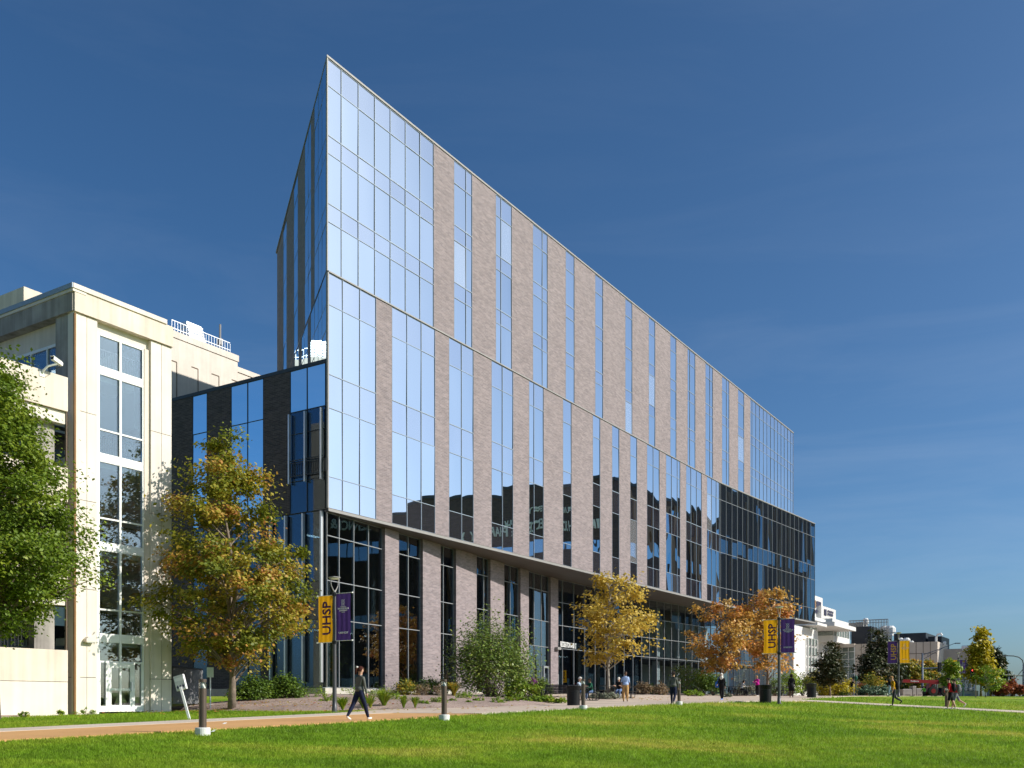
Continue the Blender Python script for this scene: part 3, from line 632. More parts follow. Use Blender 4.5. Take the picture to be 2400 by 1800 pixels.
for k, (u_, z_, hh, m_) in enumerate(((13.6, 3.6, 1.55, 'gold_poster'), (3.2, 2.55, 1.3, 'film'))):
    if m_ not in M: M[m_] = plain(m_, (0.42, 0.22, 0.02) if m_ == 'gold_poster' else (0.28, 0.40, 0.34), 0.7, var=0.25, scale=14)
    w_ = u_*0.1197 + 0.30
    MB().box(u_-0.33, u_+0.33, w_, w_+0.02, z_, z_+hh).build('window_poster', M[m_], ROOT, (0, 0, 0), 0)
struct(strip('pavement', M['conc'], 121.2, 330, piece((0, -80), (900, -80)), piece((0, 80), (900, 80)), 0.02, nv=8, du=12))

ja, jb = P(497, 21.9), P(529, 26.6)
struct(MB().box(0, math.hypot(jb[0]-ja[0], jb[1]-ja[1]), -0.035, 0.035, 0, 0.006).build('path_joint', M['white'], None, (ja[0], ja[1], G(*ja)+0.014), (0, -math.atan2(G(*jb)-G(*ja), math.hypot(jb[0]-ja[0], jb[1]-ja[1])), math.atan2(jb[1]-ja[1], jb[0]-ja[0]))))
# ------------------------------------------------------------------ cream parking building with glazed stair tower
TC = P(172, 39.0); TU, TV = UV(*TC)
GAR = thing('parking_building', 'cream concrete parking building with glazed corner stair tower', 'building', (TC[0], TC[1], 0), THETA)
TX = lambda px: line_t(px, TC, dirU)               # metres along its front
TZ = lambda px, py: Z(py, TC[1] + TX(px) * CA)
LX = lambda px: line_t(px, TC, dirW)               # metres back along its left side
tw = TX(402); ztop = 18.37; zb = 0.6
fr = lambda name, a, b_, z0, z1, y0, y1, m: MB().box(a, b_, y0, y1, z0, z1).build(name, M[m], GAR)
# pilasters in two leaves with an open joint, jointed at each storey
for a, b_ in ((172, 203), (204, 228), (354, 378), (379, 402)):
    zs = [zb, 2.55, 6.15, 9.75, 13.35, 17.28]
    for z0, z1 in zip(zs, zs[1:]):
        fr('precast_panel', TX(a) + (0.05 if a == 172 else 0), TX(b_), z0 + 0.012, z1 - 0.012, 0, 0.45, 'cream_lt')
fr('joint_backing', TX(175), TX(227), zb, 17.25, 0.06, 0.44, 'joint'); fr('joint_backing', TX(355), TX(401), zb, 17.25, 0.06, 0.44, 'joint')
fr('head_beam', 0, tw + 0.02, 17.29, 18.18, -0.10, 0.42, 'cream'); fr('roof_coping', -0.10, tw - 0.35, 18.18, ztop, -0.16, 0.5, 'cream_lt')
fr('recess_panel', TX(228), TX(354), 16.85, 17.29, 0.22, 0.45, 'cream_lt'); fr('jamb', TX(228), TX(236), zb, 16.85, 0.10, 0.40, 'wframe'); fr('jamb', TX(342), TX(354), zb, 16.85, 0.10, 0.40, 'cream')
xs = [TX(236), TX(287.5), TX(341)]
rows = [(3.23, 4.07, 'g'), (4.07, 4.37, 's'), (4.37, 5.40, 'g'), (5.40, 7.88, 'g'), (7.88, 8.18, 's'), (8.18, 9.20, 'g'), (9.20, 11.57, 'g'), (11.57, 11.87, 's'), (11.87, 12.88, 'g'), (12.88, 15.19, 'g'), (15.19, 15.48, 's'), (15.48, 16.80, 'g')]
wf = MB()
for x in xs: wf.box(x-0.05, x+0.05, 0.14, 0.26, 1.15, 16.85)
for z0, z1, k in rows:
    if k == 's': wf.box(xs[0], xs[2], 0.15, 0.25, z0, z1)
    wf.box(xs[0], xs[2], 0.16, 0.24, z0-0.035, z0+0.035)
wf.box(xs[0], xs[2], 0.16, 0.24, 16.77, 16.85)
win = wf.build('stair_window', M['wframe'], GAR)
for z0, z1, k in rows:
    if k == 'g':
        for a, b_ in zip(xs, xs[1:]): pane(win, a+0.05, b_-0.05, z0+0.03, z1-0.03, 0.2, M['glass_stair'])
# glazed entrance under it: side lights and a white framed door
dz0 = 1.14
da, db = TX(256), TX(319)
ds = MB()
for x in (xs[0]+0.05, da, db, xs[2]-0.05): ds.box(x-0.05, x+0.05, 0.15, 0.25, dz0, 3.23)
ds.box(xs[0], da, 0.16, 0.24, dz0, dz0+0.25); ds.box(db, xs[2], 0.16, 0.24, dz0, dz0+0.25)
dso = ds.build('door_surround', M['wframe'], GAR)
pane(dso, xs[0]+0.1, da-0.05, dz0+0.25, 3.2, 0.2, M['glass_stair']); pane(dso, db+0.05, xs[2]-0.1, dz0+0.25, 3.2, 0.2, M['glass_stair'])
dd = MB(); dd.box(da+0.05, da+0.20, 0.13, 0.2, dz0, 3.2).box(db-0.20, db-0.05, 0.13, 0.2, dz0, 3.2).box(da+0.2, db-0.2, 0.13, 0.2, 2.98, 3.2).box(da+0.2, db-0.2, 0.13, 0.2, dz0, dz0+0.28).box(da+0.2, db-0.2, 0.13, 0.2, 2.03, 2.12)
ddo = dd.build('door', M['wframe'], GAR)
pane(ddo, da+0.2, db-0.2, dz0+0.28, 2.03, 0.16, M['glass_stair']); pane(ddo, da+0.2, db-0.2, 2.12, 2.98, 0.16, M['glass_stair'])
MB().box(db-0.17, db-0.13, 0.06, 0.12, 2.0, 2.4).build('door_handle', M['alu'], ddo)
# stair inside the tower: landings, flights, railings, white posts, back glazing
back = 6.2
fr('inner_wall', 0.5, tw-0.4, 1.0, 4.4, back, back+0.2, 'room'); fr('inner_wall', 0.5, tw-0.4, 15.5, 17.2, back, back+0.2, 'room')
fr('stair_floor', 0.4, tw-0.4, 1.0, 1.13, 0.45, back, 'room_dark'); fr('stair_ceiling', 0.4, tw-0.4, 16.9, 17.1, 0.45, back, 'room_dark')
for zl_ in (4.2, 7.98, 11.68, 15.3):
    fr('landing', 0.5, tw-0.45, zl_-0.3, zl_, 0.5, 2.0, 'column'); fr('landing', 0.5, tw-0.45, zl_-2.0, zl_-1.75, 4.4, back, 'room_dark')
    rl = MB()
    for k in range(28):
        xq = 1.2 + k*0.115
        if xq < tw - 0.6: rl.box(xq, xq+0.02, 0.48, 0.5, zl_+0.05, zl_+1.0)
    rl.box(1.2, tw-0.5, 0.47, 0.51, zl_+1.0, zl_+1.05); rl.box(1.2, tw-0.5, 0.47, 0.51, zl_+0.08, zl_+0.12)
    rl.build('stair_railing', M['mullion_dark'], GAR)
    fl = MB()
    for k in range(9):
        fl.box(1.3, 2.6, 2.0+k*0.27, 2.3+k*0.27, zl_-0.2*(k+1)-0.08, zl_-0.2*(k+1)); fl.box(2.9, tw-0.7, 2.0+k*0.27, 2.3+k*0.27, zl_-3.72+0.2*(k+1)-0.08, zl_-3.72+0.2*(k+1))
    fl.bar((1.25, 2.0, zl_+0.8), (1.25, 4.4, zl_-1.0), 0.03); fl.bar((2.75, 2.0, zl_+0.8), (2.75, 4.4, zl_-1.0), 0.03)
    fl.build('stair_flight', M['room_dark'], GAR)
for q in (1.9, 3.5): fr('inner_post', q, q+0.22, 1.1, 16.9, back-0.4, back-0.15, 'column')
for z_ in (4.4, 8.1, 11.8): fr('inner_beam', 0.5, tw-0.4, z_, z_+0.7, back-0.1, back+0.1, 'mullion_dark')
fr('side_wall', tw-0.42, tw, zb, 18.1, 0.46, back+0.2, 'cream')
# left side of the tower above the parking deck
ls = lambda name, a, b_, z0, z1, x0_, x1_, m: MB().box(x0_, x1_, a, b_, z0, z1).build(name, M[m], GAR)
L_ = 16.0
ls('side_beam', -0.02, L_, 17.30, 18.06, -0.06, 0.5, 'cream_st_shade'); ls('side_coping', -0.12, L_, 18.06, 18.18, -0.10, 0.5, 'cream_lt'); ls('side_flashing', -0.14, L_, 18.18, ztop+0.004, -0.15, 0.45, 'mullion')
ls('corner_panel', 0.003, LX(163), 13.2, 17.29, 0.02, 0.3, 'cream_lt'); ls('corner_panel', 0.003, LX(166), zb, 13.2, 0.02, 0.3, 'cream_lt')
ls('side_pier', LX(163)+0.02, LX(147), 13.2, 17.29, 0.06, 0.5, 'cream_st_shade'); ls('side_pier', LX(147)+0.02, LX(127), 13.2, 17.29, 0.06, 0.5, 'cream_st_shade')  # this side's shade is put into the grey pier colour
ls('side_header', LX(127), L_, 16.35, 17.29, 0.35, 0.6, 'cream')
wy = [LX(q) for q in (127, 94, 56, 18, -30, -80, -140)]
sf = MB()
for q in wy: sf.box(0.30, 0.42, q-0.04, q+0.04, 13.6, 16.4)
sf.box(0.31, 0.41, wy[0], wy[-1], 16.3, 16.42)
so = sf.build('side_window', M['wframe'], GAR)
for a, b_ in zip(wy, wy[1:]):
    me = MB().box(0.35, 0.37, a+0.04, b_-0.04, 13.6, 16.3); me.build('pane', M['glass_stair'], so)
for q in (2.5, 5.5, 8.5): MB().box(1.6, 1.75, q, q+1.6, 16.0, 16.1).build('tube_light', M['lamp_panel'], GAR)
fr('room_back', 3.2, 3.4, 13.4, 17, 0.5, L_, 'room')
# parking decks to the left: spandrels with openings between them
GX0 = -34.0
for zt in (14.55, 10.92, 7.28, 3.62):
    fr('deck_spandrel', GX0, -0.22, zt-1.36 if zt > 4 else 2.36, zt, 0.03, 0.35, 'cream')
    if zt > 4:
        fr('deck_beam', GX0, -0.24, zt-1.86, zt-1.38, 0.16, 0.5, 'cream_lt'); fr('deck_slab', GX0, -0.5, zt-1.75, zt-1.45, 0.5, 16, 'room')
fr('base_wall', GX0, -0.22, zb-0.6, 2.34, 0.035, 0.4, 'cream_lt')
for q in (-1.35, -7.5, -14.5, -22): fr('deck_pier', q, q+0.85, zb, 12.8, 0.5, 1.0, 'cream_st_shade')
fr('deck_back', GX0, -0.5, zb, 12.9, 14, 14.2, 'room_dark'); fr('deck_floor', GX0, -0.5, zb, 1.2, 0.5, 16, 'room_dark')
fr('deck_door', -4.6, -3.1, 1.2, 4.6, 5, 5.1, 'room'); fr('deck_wall', -12, -2.6, 1.2, 5.3, 6.0, 6.2, 'room')
rl = MB()
for k in range(16): rl.box(-2.9+k*0.14, -2.87+k*0.14, 0.9, 0.93, 3.7+max(0, (k-6))*0.02, 4.9-0*(k)*0.02)
rl.bar((-4.4, 0.9, 3.5), (-1.4, 0.9, 5.2), 0.04); rl.build('deck_railing', M['black'], GAR)
rl = MB()
for k in range(14): rl.box(-2.4+k*0.15, -2.37+k*0.15, 1.4, 1.43, 10.95, 12.2)
rl.box(-2.4, -0.4, 1.38, 1.44, 12.2, 12.25); rl.build('deck_railing', M['black'], GAR)
fr('joint', TX(172)-0.24, TX(172)-0.20, zb, 14.5, 0.10, 0.2, 'joint')
MB().tube([(0.02, -0.06, 0.7), (0.02, -0.06, 17.2)], 0.055, 8).build('downpipe', M['pipe'], GAR)
MB().prism([(GX0, 16), (GX0, 0.4), (-0.3, 0.4), (-0.3, 16)], 12.95, 13.15).build('deck_roof', M['roof'], GAR)
MB().prism([(0.1, 0.4), (tw-0.1, 0.4), (tw-0.1, L_), (0.1, L_)], 17.9, 18.15).build('tower_roof', M['roof'], GAR)
x_, y_ = LX(54), None
MB().box(5.07, 6.7, 12, 17, 0.5, 22.9).build('penthouse', M['cream'], GAR)
# wall pack lamp and camera are things of their own
lamp = thing('wall_lamp', 'small cream wall lamp on the stair tower beside the glazed door', 'wall lamp', (TC[0], TC[1], 0), THETA)
lx, lz = TX(206), TZ(206, 1500)
MB().extr([(lx-0.22, lz-0.09), (lx+0.22, lz-0.09), (lx+0.22, lz+0.02), (lx+0.12, lz+0.12), (lx-0.12, lz+0.12), (lx-0.22, lz+0.02)], -0.24, 0.0).build('housing', M['cream_lt'], lamp)
MB().box(lx-0.17, lx+0.17, -0.21, -0.04, lz-0.12, lz-0.09).build('lens', M['white'], lamp)
cm = thing('security_camera', 'white security camera on a bracket above the parking deck wall', 'security camera', (TC[0], TC[1], 0), THETA)
cx, cz = TX(112), 14.56
mbx = MB(); mbx.box(cx-0.34, cx-0.12, 0.0, 0.06, cz-0.28, cz-0.08); mbx.tube([(cx-0.23, 0.02, cz-0.16), (cx-0.23, -0.08, cz-0.06), (cx-0.15, -0.25, cz+0.10), (cx+0.1, -0.45, cz+0.22)], 0.045, 8)
mbx.build('bracket', M['white'], cm)
MB().box(-0.13, 0.13, -0.42, 0.42, -0.11, 0.11).box(-0.15, 0.15, -0.5, 0.3, 0.11, 0.14).build('housing', M['white'], cm, (cx+0.1, -0.45, cz+0.32), (R(-12), 0, R(-75))).scale = (0.58, 0.58, 0.58)
MB().box(-0.10, 0.10, -0.44, -0.425, -0.085, 0.085).build('lens', M['black'], cm, (cx+0.1, -0.45, cz+0.32), (R(-12), 0, R(-75))).scale = (0.58, 0.58, 0.58)
cbm = MB(); cbm.tube([(cx+0.2, -0.42, cz+0.28), (cx+0.24, -0.42, cz+0.14), (cx+0.1, -0.42, cz+0.06), (cx-0.05, -0.32, cz+0.12)], 0.012, 5); cbm.build('cable', M['black'], cm)

# ------------------------------------------------------------------ tall cream building behind
ro = W2(0, -33); RXf = lambda px: line_t(px, ro, dirU)
REAR = thing('rear_building', 'tall cream panelled building behind the dark brick wing', 'building', (ro[0], ro[1], 0), THETA)
RZ = lambda px, py: Z(py, ro[1] + RXf(px) * CA)
za, zb2 = RZ(480, 806), RZ(580, 868)
xa, xb = RXf(557), RXf(760)
MB().box(6, xa, 0, 30, 0, za).build('wall', M['cream_lt'], REAR); MB().box(xa, xb, 0.3, 30, 0, zb2).build('wall', M['cream_lt'], REAR)
MB().box(6, xa+0.1, -0.08, 0.3, za-0.5, za+0.1).build('parapet', M['cream_lt'], REAR); MB().box(xa, xb, 0.2, 0.5, zb2-0.4, zb2+0.1).build('parapet', M['cream_lt'], REAR)
for pa, pb, ya, yb in ((402, 414, 845, 960), (449, 464, 861, 960), (496, 513, 878, 960), (543, 560, 892, 960)):
    jb = MB(); zt, xl, xr = RZ(pb, yb - (960-ya)), RXf(pa), RXf(pb)
    zt = RZ(pb, ya+4)
    jb.box(xr-0.04, xr+0.04, -0.03, 0.02, zt-9, zt).box(xl, xr, -0.03, 0.02, zt-0.04, zt+0.04)
    jb.build('panel_joint', M['joint'], REAR)
rl = MB()
for k in range(22):
    xq = RXf(411) + (xa-0.5-RXf(411))*k/21; rl.box(xq, xq+0.04, 0.5, 0.54, za, za+1.2)
for z_ in (0.6, 1.3): rl.box(RXf(411), xa-0.5, 0.5, 0.56, za+z_-0.06, za+z_)
rl.build('roof_railing', M['alu'], REAR)
vent = MB()
for k in range(6): vent.box(RXf(495), RXf(533), 3+k*0.1, 4.5, za+1.2+k*0.33, za+1.4+k*0.33)
vent.box(RXf(497), RXf(531), 3.6, 4.6, za, za+3.2); vent.build('roof_unit', M['alu'], REAR)
an = MB(); an.bar((RXf(549), 2, za), (RXf(549), 2, za+3.4), 0.1); an.box(RXf(549)-0.2, RXf(549)+0.2, 1.8, 2.2, za+1.4, za+2.0); an.build('antenna', M['trim'], REAR)

# ------------------------------------------------------------------ building across the lawn: out of frame, seen mirrored in the glass
OS = 1.7
ox, oy = W2(-42.25 + 142.25*OS, -39.8 + 70.8*OS)
OPP = thing('opposite_building', 'dark brown brick building with window bands, mirrored in the glass', 'building', (ox, oy, CAMZ - CAMZ*OS), THETA); OPP.scale = (OS, OS, OS)
# local x = u (60 m long), local y = w; it stands at v = 31 .. 85 -> y = 0 .. -54
H_OP = CAMZ + 36.8
MB().box(0, 58, -47, 0, 0, H_OP).build('wall', M['brick_red'], OPP)
MB().box(-0.2, 58.2, -47.2, 0.2, H_OP, H_OP+0.5).build('roof_coping', M['mullion_dark'], OPP)
M['opp_band'] = glass_mat('band_glass', (0.75, 0.88, 1.0), 0.30, (0.02, 0.026, 0.035), wave=0.0)
for k, z_ in enumerate((26.6, 14.0, 4.0)):
    MB().box(-0.12, -0.02, -46, -2, z_, z_+2.3).build('window_band', M['glass_wing'] if k == 0 else M['opp_band'], OPP)
    MB().box(2, 56, 0.02, 0.12, z_, z_+2.3).build('window_band', M['glass_wing'] if k == 0 else M['opp_band'], OPP)
    ml = MB()
    for j in range(18): ml.box(-0.16, -0.12, -46+j*2.5, -45.9+j*2.5, z_, z_+2.3); ml.box(3+j*2.9, 3.1+j*2.9, 0.12, 0.16, z_, z_+2.3)
    ml.build('band_mullion', M['mullion_dark'], OPP)
for k, (xa_, xb_) in enumerate(((20, 24), (40, 47))):                # glazed stair bays and umber piers on the long side
    MB().box(xa_, xb_, 0.16, 0.5, 1, H_OP-2).build('stair_bay', M['glass_wing'], OPP)
for k in range(9): MB().box(4+k*6.2, 5.1+k*6.2, 0.17, 0.55, 0, H_OP-1).build('pier', M['pipe'], OPP)
text('UNIVERSITY OF', 11, 1.0, M['white'], OPP, (-0.15, -14, 34.2), -math.pi/2, bold=0.01, depth=0.05)
text('HEALTH SCIENCES & PHARMACY', 27, 1.7, M['white'], OPP, (-0.15, -16, 31.6), -math.pi/2, bold=0.015, depth=0.05)

# ------------------------------------------------------------------ far buildings on the right
M['bwhite'] = plain('white_panel', (0.64, 0.63, 0.61), 0.7, var=0.03, scale=0.3)
M['lime'] = plain('limestone', (0.55, 0.475, 0.40), 0.85, var=0.08, scale=0.4)
M['navy'] = plain('navy_cladding', (0.018, 0.023, 0.032), 0.5, var=0.1, scale=0.4)
M['greenglass'] = glass_mat('green_glass', (0.85, 0.97, 0.95), 0.35, (0.22, 0.27, 0.24))
M['ink'] = plain('sign_ink', (0.05, 0.05, 0.10), 0.6)
def plan(px0, d): return P(px0, d)
# white building, front parallel to the main facade
wo_ = P(1890, 186); WHT = thing('white_building', 'white panelled hospital building with green glass bands and roof signs', 'building', (wo_[0], wo_[1], 0), THETA)
WX = lambda px, y=0: line_t(px, (wo_[0]+dirW[0]*y, wo_[1]+dirW[1]*y), dirU)
WZ = lambda px, py, y=0: Z(py, wo_[1] + dirW[1]*y + WX(px, y)*CA)
def wb(name, pa, pb, ya, yb, m, y0=0.0, dep=8, pr=None):
    pz = (pa+pb)/2 if pr is None else pr
    return MB().box(WX(pa, y0), WX(pb, y0), y0, y0+dep, WZ(pz, yb, y0), WZ(pz, ya, y0)).build(name, M[m], WHT)
wb('wall', 1860, 1928, 1402, 1640, 'bwhite', 6, 14, 1928); wb('wall', 1925, 1959, 1427, 1640, 'bwhite', 5.0, 12, 1950)
wb('wall', 1951, 1989, 1460, 1500, 'bwhite', -1, 10, 1989)
wb('canopy', 1908, 1935, 1449, 1456, 'bwhite', -2, 10); wb('canopy', 1916, 1938, 1461, 1467, 'bwhite', -5, 8); wb('canopy', 1956, 2006, 1469, 1478, 'bwhite', -6, 12, 2000)
g1 = wb('window_band', 1953, 1989, 1474, 1493, 'greenglass', -2.2, 6, 1971); wb('wall', 1953, 1991, 1493, 1507, 'bwhite', -2.6, 8, 1971); wb('wall', 1927, 1953, 1487, 1640, 'bwhite', 0, 8, 1950)
wb('window_band', 1927, 1952, 1470, 1487, 'greenglass', 0.3, 4)
wb('window_band', 1880, 1915, 1460, 1476, 'greenglass', -2, 5); wb('wall', 1860, 1917, 1474, 1640, 'bwhite', -2.5, 6, 1900)
fm = MB()
for k in range(7):
    q = WX(1953, -2.2) + (WX(1989, -2.2)-WX(1953, -2.2))*k/6; fm.box(q-0.12, q+0.12, -2.35, -2.2, WZ(1971, 1493, -2.2), WZ(1971, 1474, -2.2))
fm.build('mullion', M['bwhite'], WHT)
for ya, yb in ((1497, 1512), (1518, 1536), (1542, 1560), (1566, 1584), (1590, 1610)):
    wb('window', 1893, 1915, ya, yb, 'greenglass', -2.7, 1)
fm = MB()
for k in range(4):
    q = WX(1893, -2.8) + (WX(1915, -2.8)-WX(1893, -2.8))*k/3; fm.box(q-0.12, q+0.12, -2.95, -2.7, WZ(1904, 1612, -2.8), WZ(1904, 1497, -2.8))
fm.build('mullion', M['bwhite'], WHT)
for a, b_, c, d, yy in ((1914, 1925, 1410, 1424, 5.9), (1911, 1916, 1429, 1438, 5.9), (1932, 1938, 1428, 1443, 4.9), (1940, 1954, 1432, 1437, 4.9), (1940, 1953, 1438, 1444, 4.9)):
    sg = MB(); n_ = 4 if b_-a > 6 else 2
    for k in range(n_):
        q = WX(a, yy) + (WX(b_, yy)-WX(a, yy))*k/n_; sg.box(q, q+(WX(b_, yy)-WX(a, yy))/n_*0.55, yy-0.1, yy-0.02, WZ((a+b_)/2, d, yy), WZ((a+b_)/2, c, yy))
    sg.build('roof_sign', M['ink'], WHT)
wb('roof_sign', 1910, 1912.5, 1407, 1425, 'pipe', 5.9, 0.1)
# limestone building with navy plant rooms
lo_ = P(2197.4, 190); LIM = thing('limestone_building', 'beige limestone building with navy rooftop plant rooms and curved glass', 'building', (lo_[0], lo_[1], 0), THETA)
LU = lambda px: line_t(px, lo_, dirU); LW = lambda px: line_t(px, lo_, dirW)
zl_ = Z(1503.5, 190)
lw0 = LW(2003)
MB().box(0, LU(2221), 0, lw0, 0, zl_).build('wall', M['lime'], LIM)
jn = MB()
for k in range(1, 12): jn.box(-0.03, 0.02, lw0*k/12-0.05, lw0*k/12+0.05, 0, zl_)
for k in range(1, 6): jn.box(-0.03, 0.02, 0, lw0, zl_*k/6-0.05, zl_*k/6+0.05)
jn.build('panel_joint', M['joint'], LIM)
gz = MB(); gp = [(0.5 + 3.0*math.sin(t*math.pi/8), lw0 + 1.5*t) for t in range(9)]
for (a, b_), (c, d) in zip(gp, gp[1:]): gz.add([(a-0.5, b_, 0), (c-0.5, d, 0), (c-0.5, d, zl_-0.6), (a-0.5, b_, zl_-0.6)], [(3, 2, 1, 0)])
gzo = gz.build('curved_glazing', M['greenglass'], LIM)
fm = MB()
for a, b_ in gp: fm.box(a-0.62, a-0.5, b_-0.06, b_+0.06, 0, zl_-0.6)
for k in range(1, 9):
    for (a, b_), (c, d) in zip(gp, gp[1:]): fm.bar((a-0.6, b_, zl_*k/9), (c-0.6, d, zl_*k/9), 0.07, seg=4)
fm.build('mullion', M['wframe'], LIM)
MB().box(-0.3, 9, lw0, lw0+13, zl_-0.6, zl_+0.1).build('parapet', M['lime'], LIM); MB().box(3.2, 10, lw0, lw0+14, 0, zl_-0.6).build('inner_wall', M['lime'], LIM)
# lower entrance block with overhanging slab
z2 = Z(1521, 196)
MB().box(LU(2212), LU(2275), -7.5, 4, z2-3.4, z2).build('entrance_slab', M['lime'], LIM)
MB().box(LU(2216), LU(2262), -5.5, 3, 0, z2-3.4).build('entrance_glazing', M['greenglass'], LIM)
fm = MB()
for k in range(6): fm.box(LU(2216)-0.1, LU(2216)-0.02, -5.5+k*1.7, -5.38+k*1.7, 0, z2-3.4)
for k in range(1, 6): fm.box(LU(2216)-0.1, LU(2216)-0.02, -5.5, 3, (z2-3.4)*k/6, (z2-3.4)*k/6+0.1)
fm.build('mullion', M['wframe'], LIM)
MB().box(LU(2255), LU(2290), -6.0, 6, 0, z2-3.4).build('entrance_pier', M['lime'], LIM)
for pa, pb, ya, dep, yo in ((1995, 2042, 1468.5, 22, 14), (2095, 2170, 1484, 14, 10), (2175, 2207, 1491.5, 10, 6)):
    u0 = 14 if pa < 2050 else 8
    org = (lo_[0]+dirU[0]*u0, lo_[1]+dirU[1]*u0); wA, wB = line_t(pb, org, dirW), line_t(pa, org, dirW)
    MB().box(u0, u0+dep, wA, wB, zl_-1, Z(ya, org[1]+dirW[1]*(wA+wB)/2)).build('plant_room', M['navy'], LIM)
def stack(px, ya, yb, r, u0=18, name='vent_stack', m='wframe'):
    org = (lo_[0]+dirU[0]*u0, lo_[1]+dirU[1]*u0); t = line_t(px, org, dirW); d = org[1]+dirW[1]*t
    z0, z1 = Z(yb, d), Z(ya, d)
    MB().lathe([(r*0.7, z0), (r*0.7, z0+(z1-z0)*0.3), (r, z0+(z1-z0)*0.35), (r, z1-r*0.4), (r*0.6, z1)], (u0, t, 0), 10).build(name, M[m], LIM)
for a in ((2073, 1467, 1490, 0.9), (2087, 1467, 1490, 1.1), (2029, 1449, 1470, 0.6), (2111, 1495, 1510, 0.5), (2125, 1495, 1510, 0.7), (2137, 1502, 1510, 0.4), (2214, 1503, 1512, 0.3)): stack(*a, u0=6 if a[0] > 2100 else 18)
for k in range(5): stack(2259+k*4.2, 1513, 1524, 0.45, 6)
tb = MB(); u0 = 20; org = (lo_[0]+dirU[0]*u0, lo_[1]+dirU[1]*u0)
for a, b_, c, d in ((2006, 2022, 1458, 1470), (1990, 2004, 1460, 1470)):
    wA, wB = line_t(b_, org, dirW), line_t(a, org, dirW); dd_ = org[1]+dirW[1]*(wA+wB)/2
    tb.box(u0, u0+4, wA, wB, Z(d, dd_), Z(c, dd_))
tb.build('roof_unit', M['trim'], LIM)
rl = MB(); wA, wB = line_t(2090, org, dirW), line_t(2000, org, dirW); dd_ = org[1]+dirW[1]*(wA+wB)/2; zr = Z(1468.5, dd_)
for k in range(26): rl.box(u0-4, u0-3.9, wA+(wB-wA)*k/25-0.06, wA+(wB-wA)*k/25+0.06, zr-3, zr+1.2)
rl.box(u0-4, u0-3.9, wA, wB, zr+1.1, zr+1.25); rl.box(u0-4, u0-3.9, wA, wB, zr+0.5, zr+0.6); rl.build('roof_railing', M['trim'], LIM)
# gooseneck vent
org = (lo_[0]+dirU[0]*3, lo_[1]+dirU[1]*3); t = line_t(2194, org, dirW)
MB().tube([(3, t, zl_), (3, t, zl_+1.0), (3, t-0.3, zl_+1.6), (3, t-0.9, zl_+1.7), (3, t-1.1, zl_+1.3)], 0.22, 8).build('gooseneck_vent', M['wframe'], LIM)
# far town at the right edge
M['blue_clad'] = plain('blue_cladding', (0.03, 0.22, 0.55), 0.5, var=0.05)
M['hazegrey'] = plain('pale_grey_wall', (0.42, 0.47, 0.52), 0.8, var=0.05)
tx, ty = P(2362, 420); TWN = thing('blue_building', 'grey building with a bright blue band beyond the crossing', 'building', (tx, ty, 0))
pm = 420/F
MB().box(-14*pm, 16*pm, 0, 20, 0, Z(1611, 420)).build('glass_base', M['glass_dark'], TWN); MB().box(-16*pm, 17*pm, -0.5, 20, Z(1602, 420), Z(1594, 420)).build('blue_band', M['blue_clad'], TWN)
MB().box(-14*pm, 16*pm, 0, 20, Z(1611, 420), Z(1602, 420)).build('window_row', M['navy'], TWN); MB().box(-12*pm, 16*pm, 2, 20, Z(1594, 420), Z(1581, 420)).build('upper_wall', M['hazegrey'], TWN)
tx, ty = P(2370, 900); TW2 = thing('tower_block', 'pale grey tower block far off behind the crossing', 'building', (tx, ty, 0)); pm = 900/F
MB().box(-8*pm, 4*pm, 0, 30, 0, Z(1573, 900)).build('wall', M['hazegrey'], TW2); MB().box(4.2*pm, 10*pm, 4, 30, 0, Z(1574, 900)).build('side_wall', M['bwhite'], TW2); MB().box(-4*pm, 2*pm, 5, 20, Z(1573, 900), Z(1570, 900)).build('roof_unit', M['hazegrey'], TW2)
# ------------------------------------------------------------------ vegetation
def leaf_mat(name, stops, trans=0.35, rough=0.5):
    m, n, l, b = mat(name); b.inputs['Roughness'].default_value = rough; spec(b, 0.35)
    at = n.new('ShaderNodeAttribute'); at.attribute_name = 'tint'
    r = n.new('ShaderNodeValToRGB'); e = r.color_ramp.elements
    e[0].position, e[0].color = stops[0][0], (*stops[0][1], 1); e[1].position, e[1].color = stops[-1][0], (*stops[-1][1], 1)
    for p, c in stops[1:-1]: q = e.new(p); q.color = (*c, 1)
    l.new(at.outputs['Fac'], r.inputs['Fac']); l.new(r.outputs['Color'], b.inputs['Base Color'])
    tr = n.new('ShaderNodeBsdfTranslucent'); l.new(r.outputs['Color'], tr.inputs['Color'])
    ms = n.new('ShaderNodeMixShader'); ms.inputs['Fac'].default_value = trans; l.new(b.outputs[0], ms.inputs[1]); l.new(tr.outputs[0], ms.inputs[2])
    l.new(ms.outputs[0], n['Material Output'].inputs['Surface']); return m
M['bark'] = plain('grey_bark', (0.20, 0.155, 0.12), 0.9, var=0.3, scale=6, bump=0.6, bscale=18)
M['bark_pale'] = plain('pale_bark', (0.36, 0.31, 0.26), 0.9, var=0.3, scale=8, bump=0.5, bscale=18)
M['lf_green'] = leaf_mat('green_leaves', [(0.0, (0.085, 0.145, 0.012)), (0.5, (0.162, 0.238, 0.017)), (0.9, (0.285, 0.323, 0.030)), (1.0, (0.570, 0.204, 0.036))])
M['lf_maple'] = leaf_mat('turning_maple_leaves', [(0.0, (0.090, 0.135, 0.012)), (0.38, (0.21, 0.225, 0.018)), (0.60, (0.40, 0.33, 0.035)), (0.80, (0.46, 0.25, 0.05)), (1.0, (0.48, 0.15, 0.07))])
M['lf_gold'] = leaf_mat('golden_leaves', [(0.0, (0.33, 0.23, 0.03)), (0.5, (0.58, 0.40, 0.05)), (1.0, (0.68, 0.53, 0.12))])
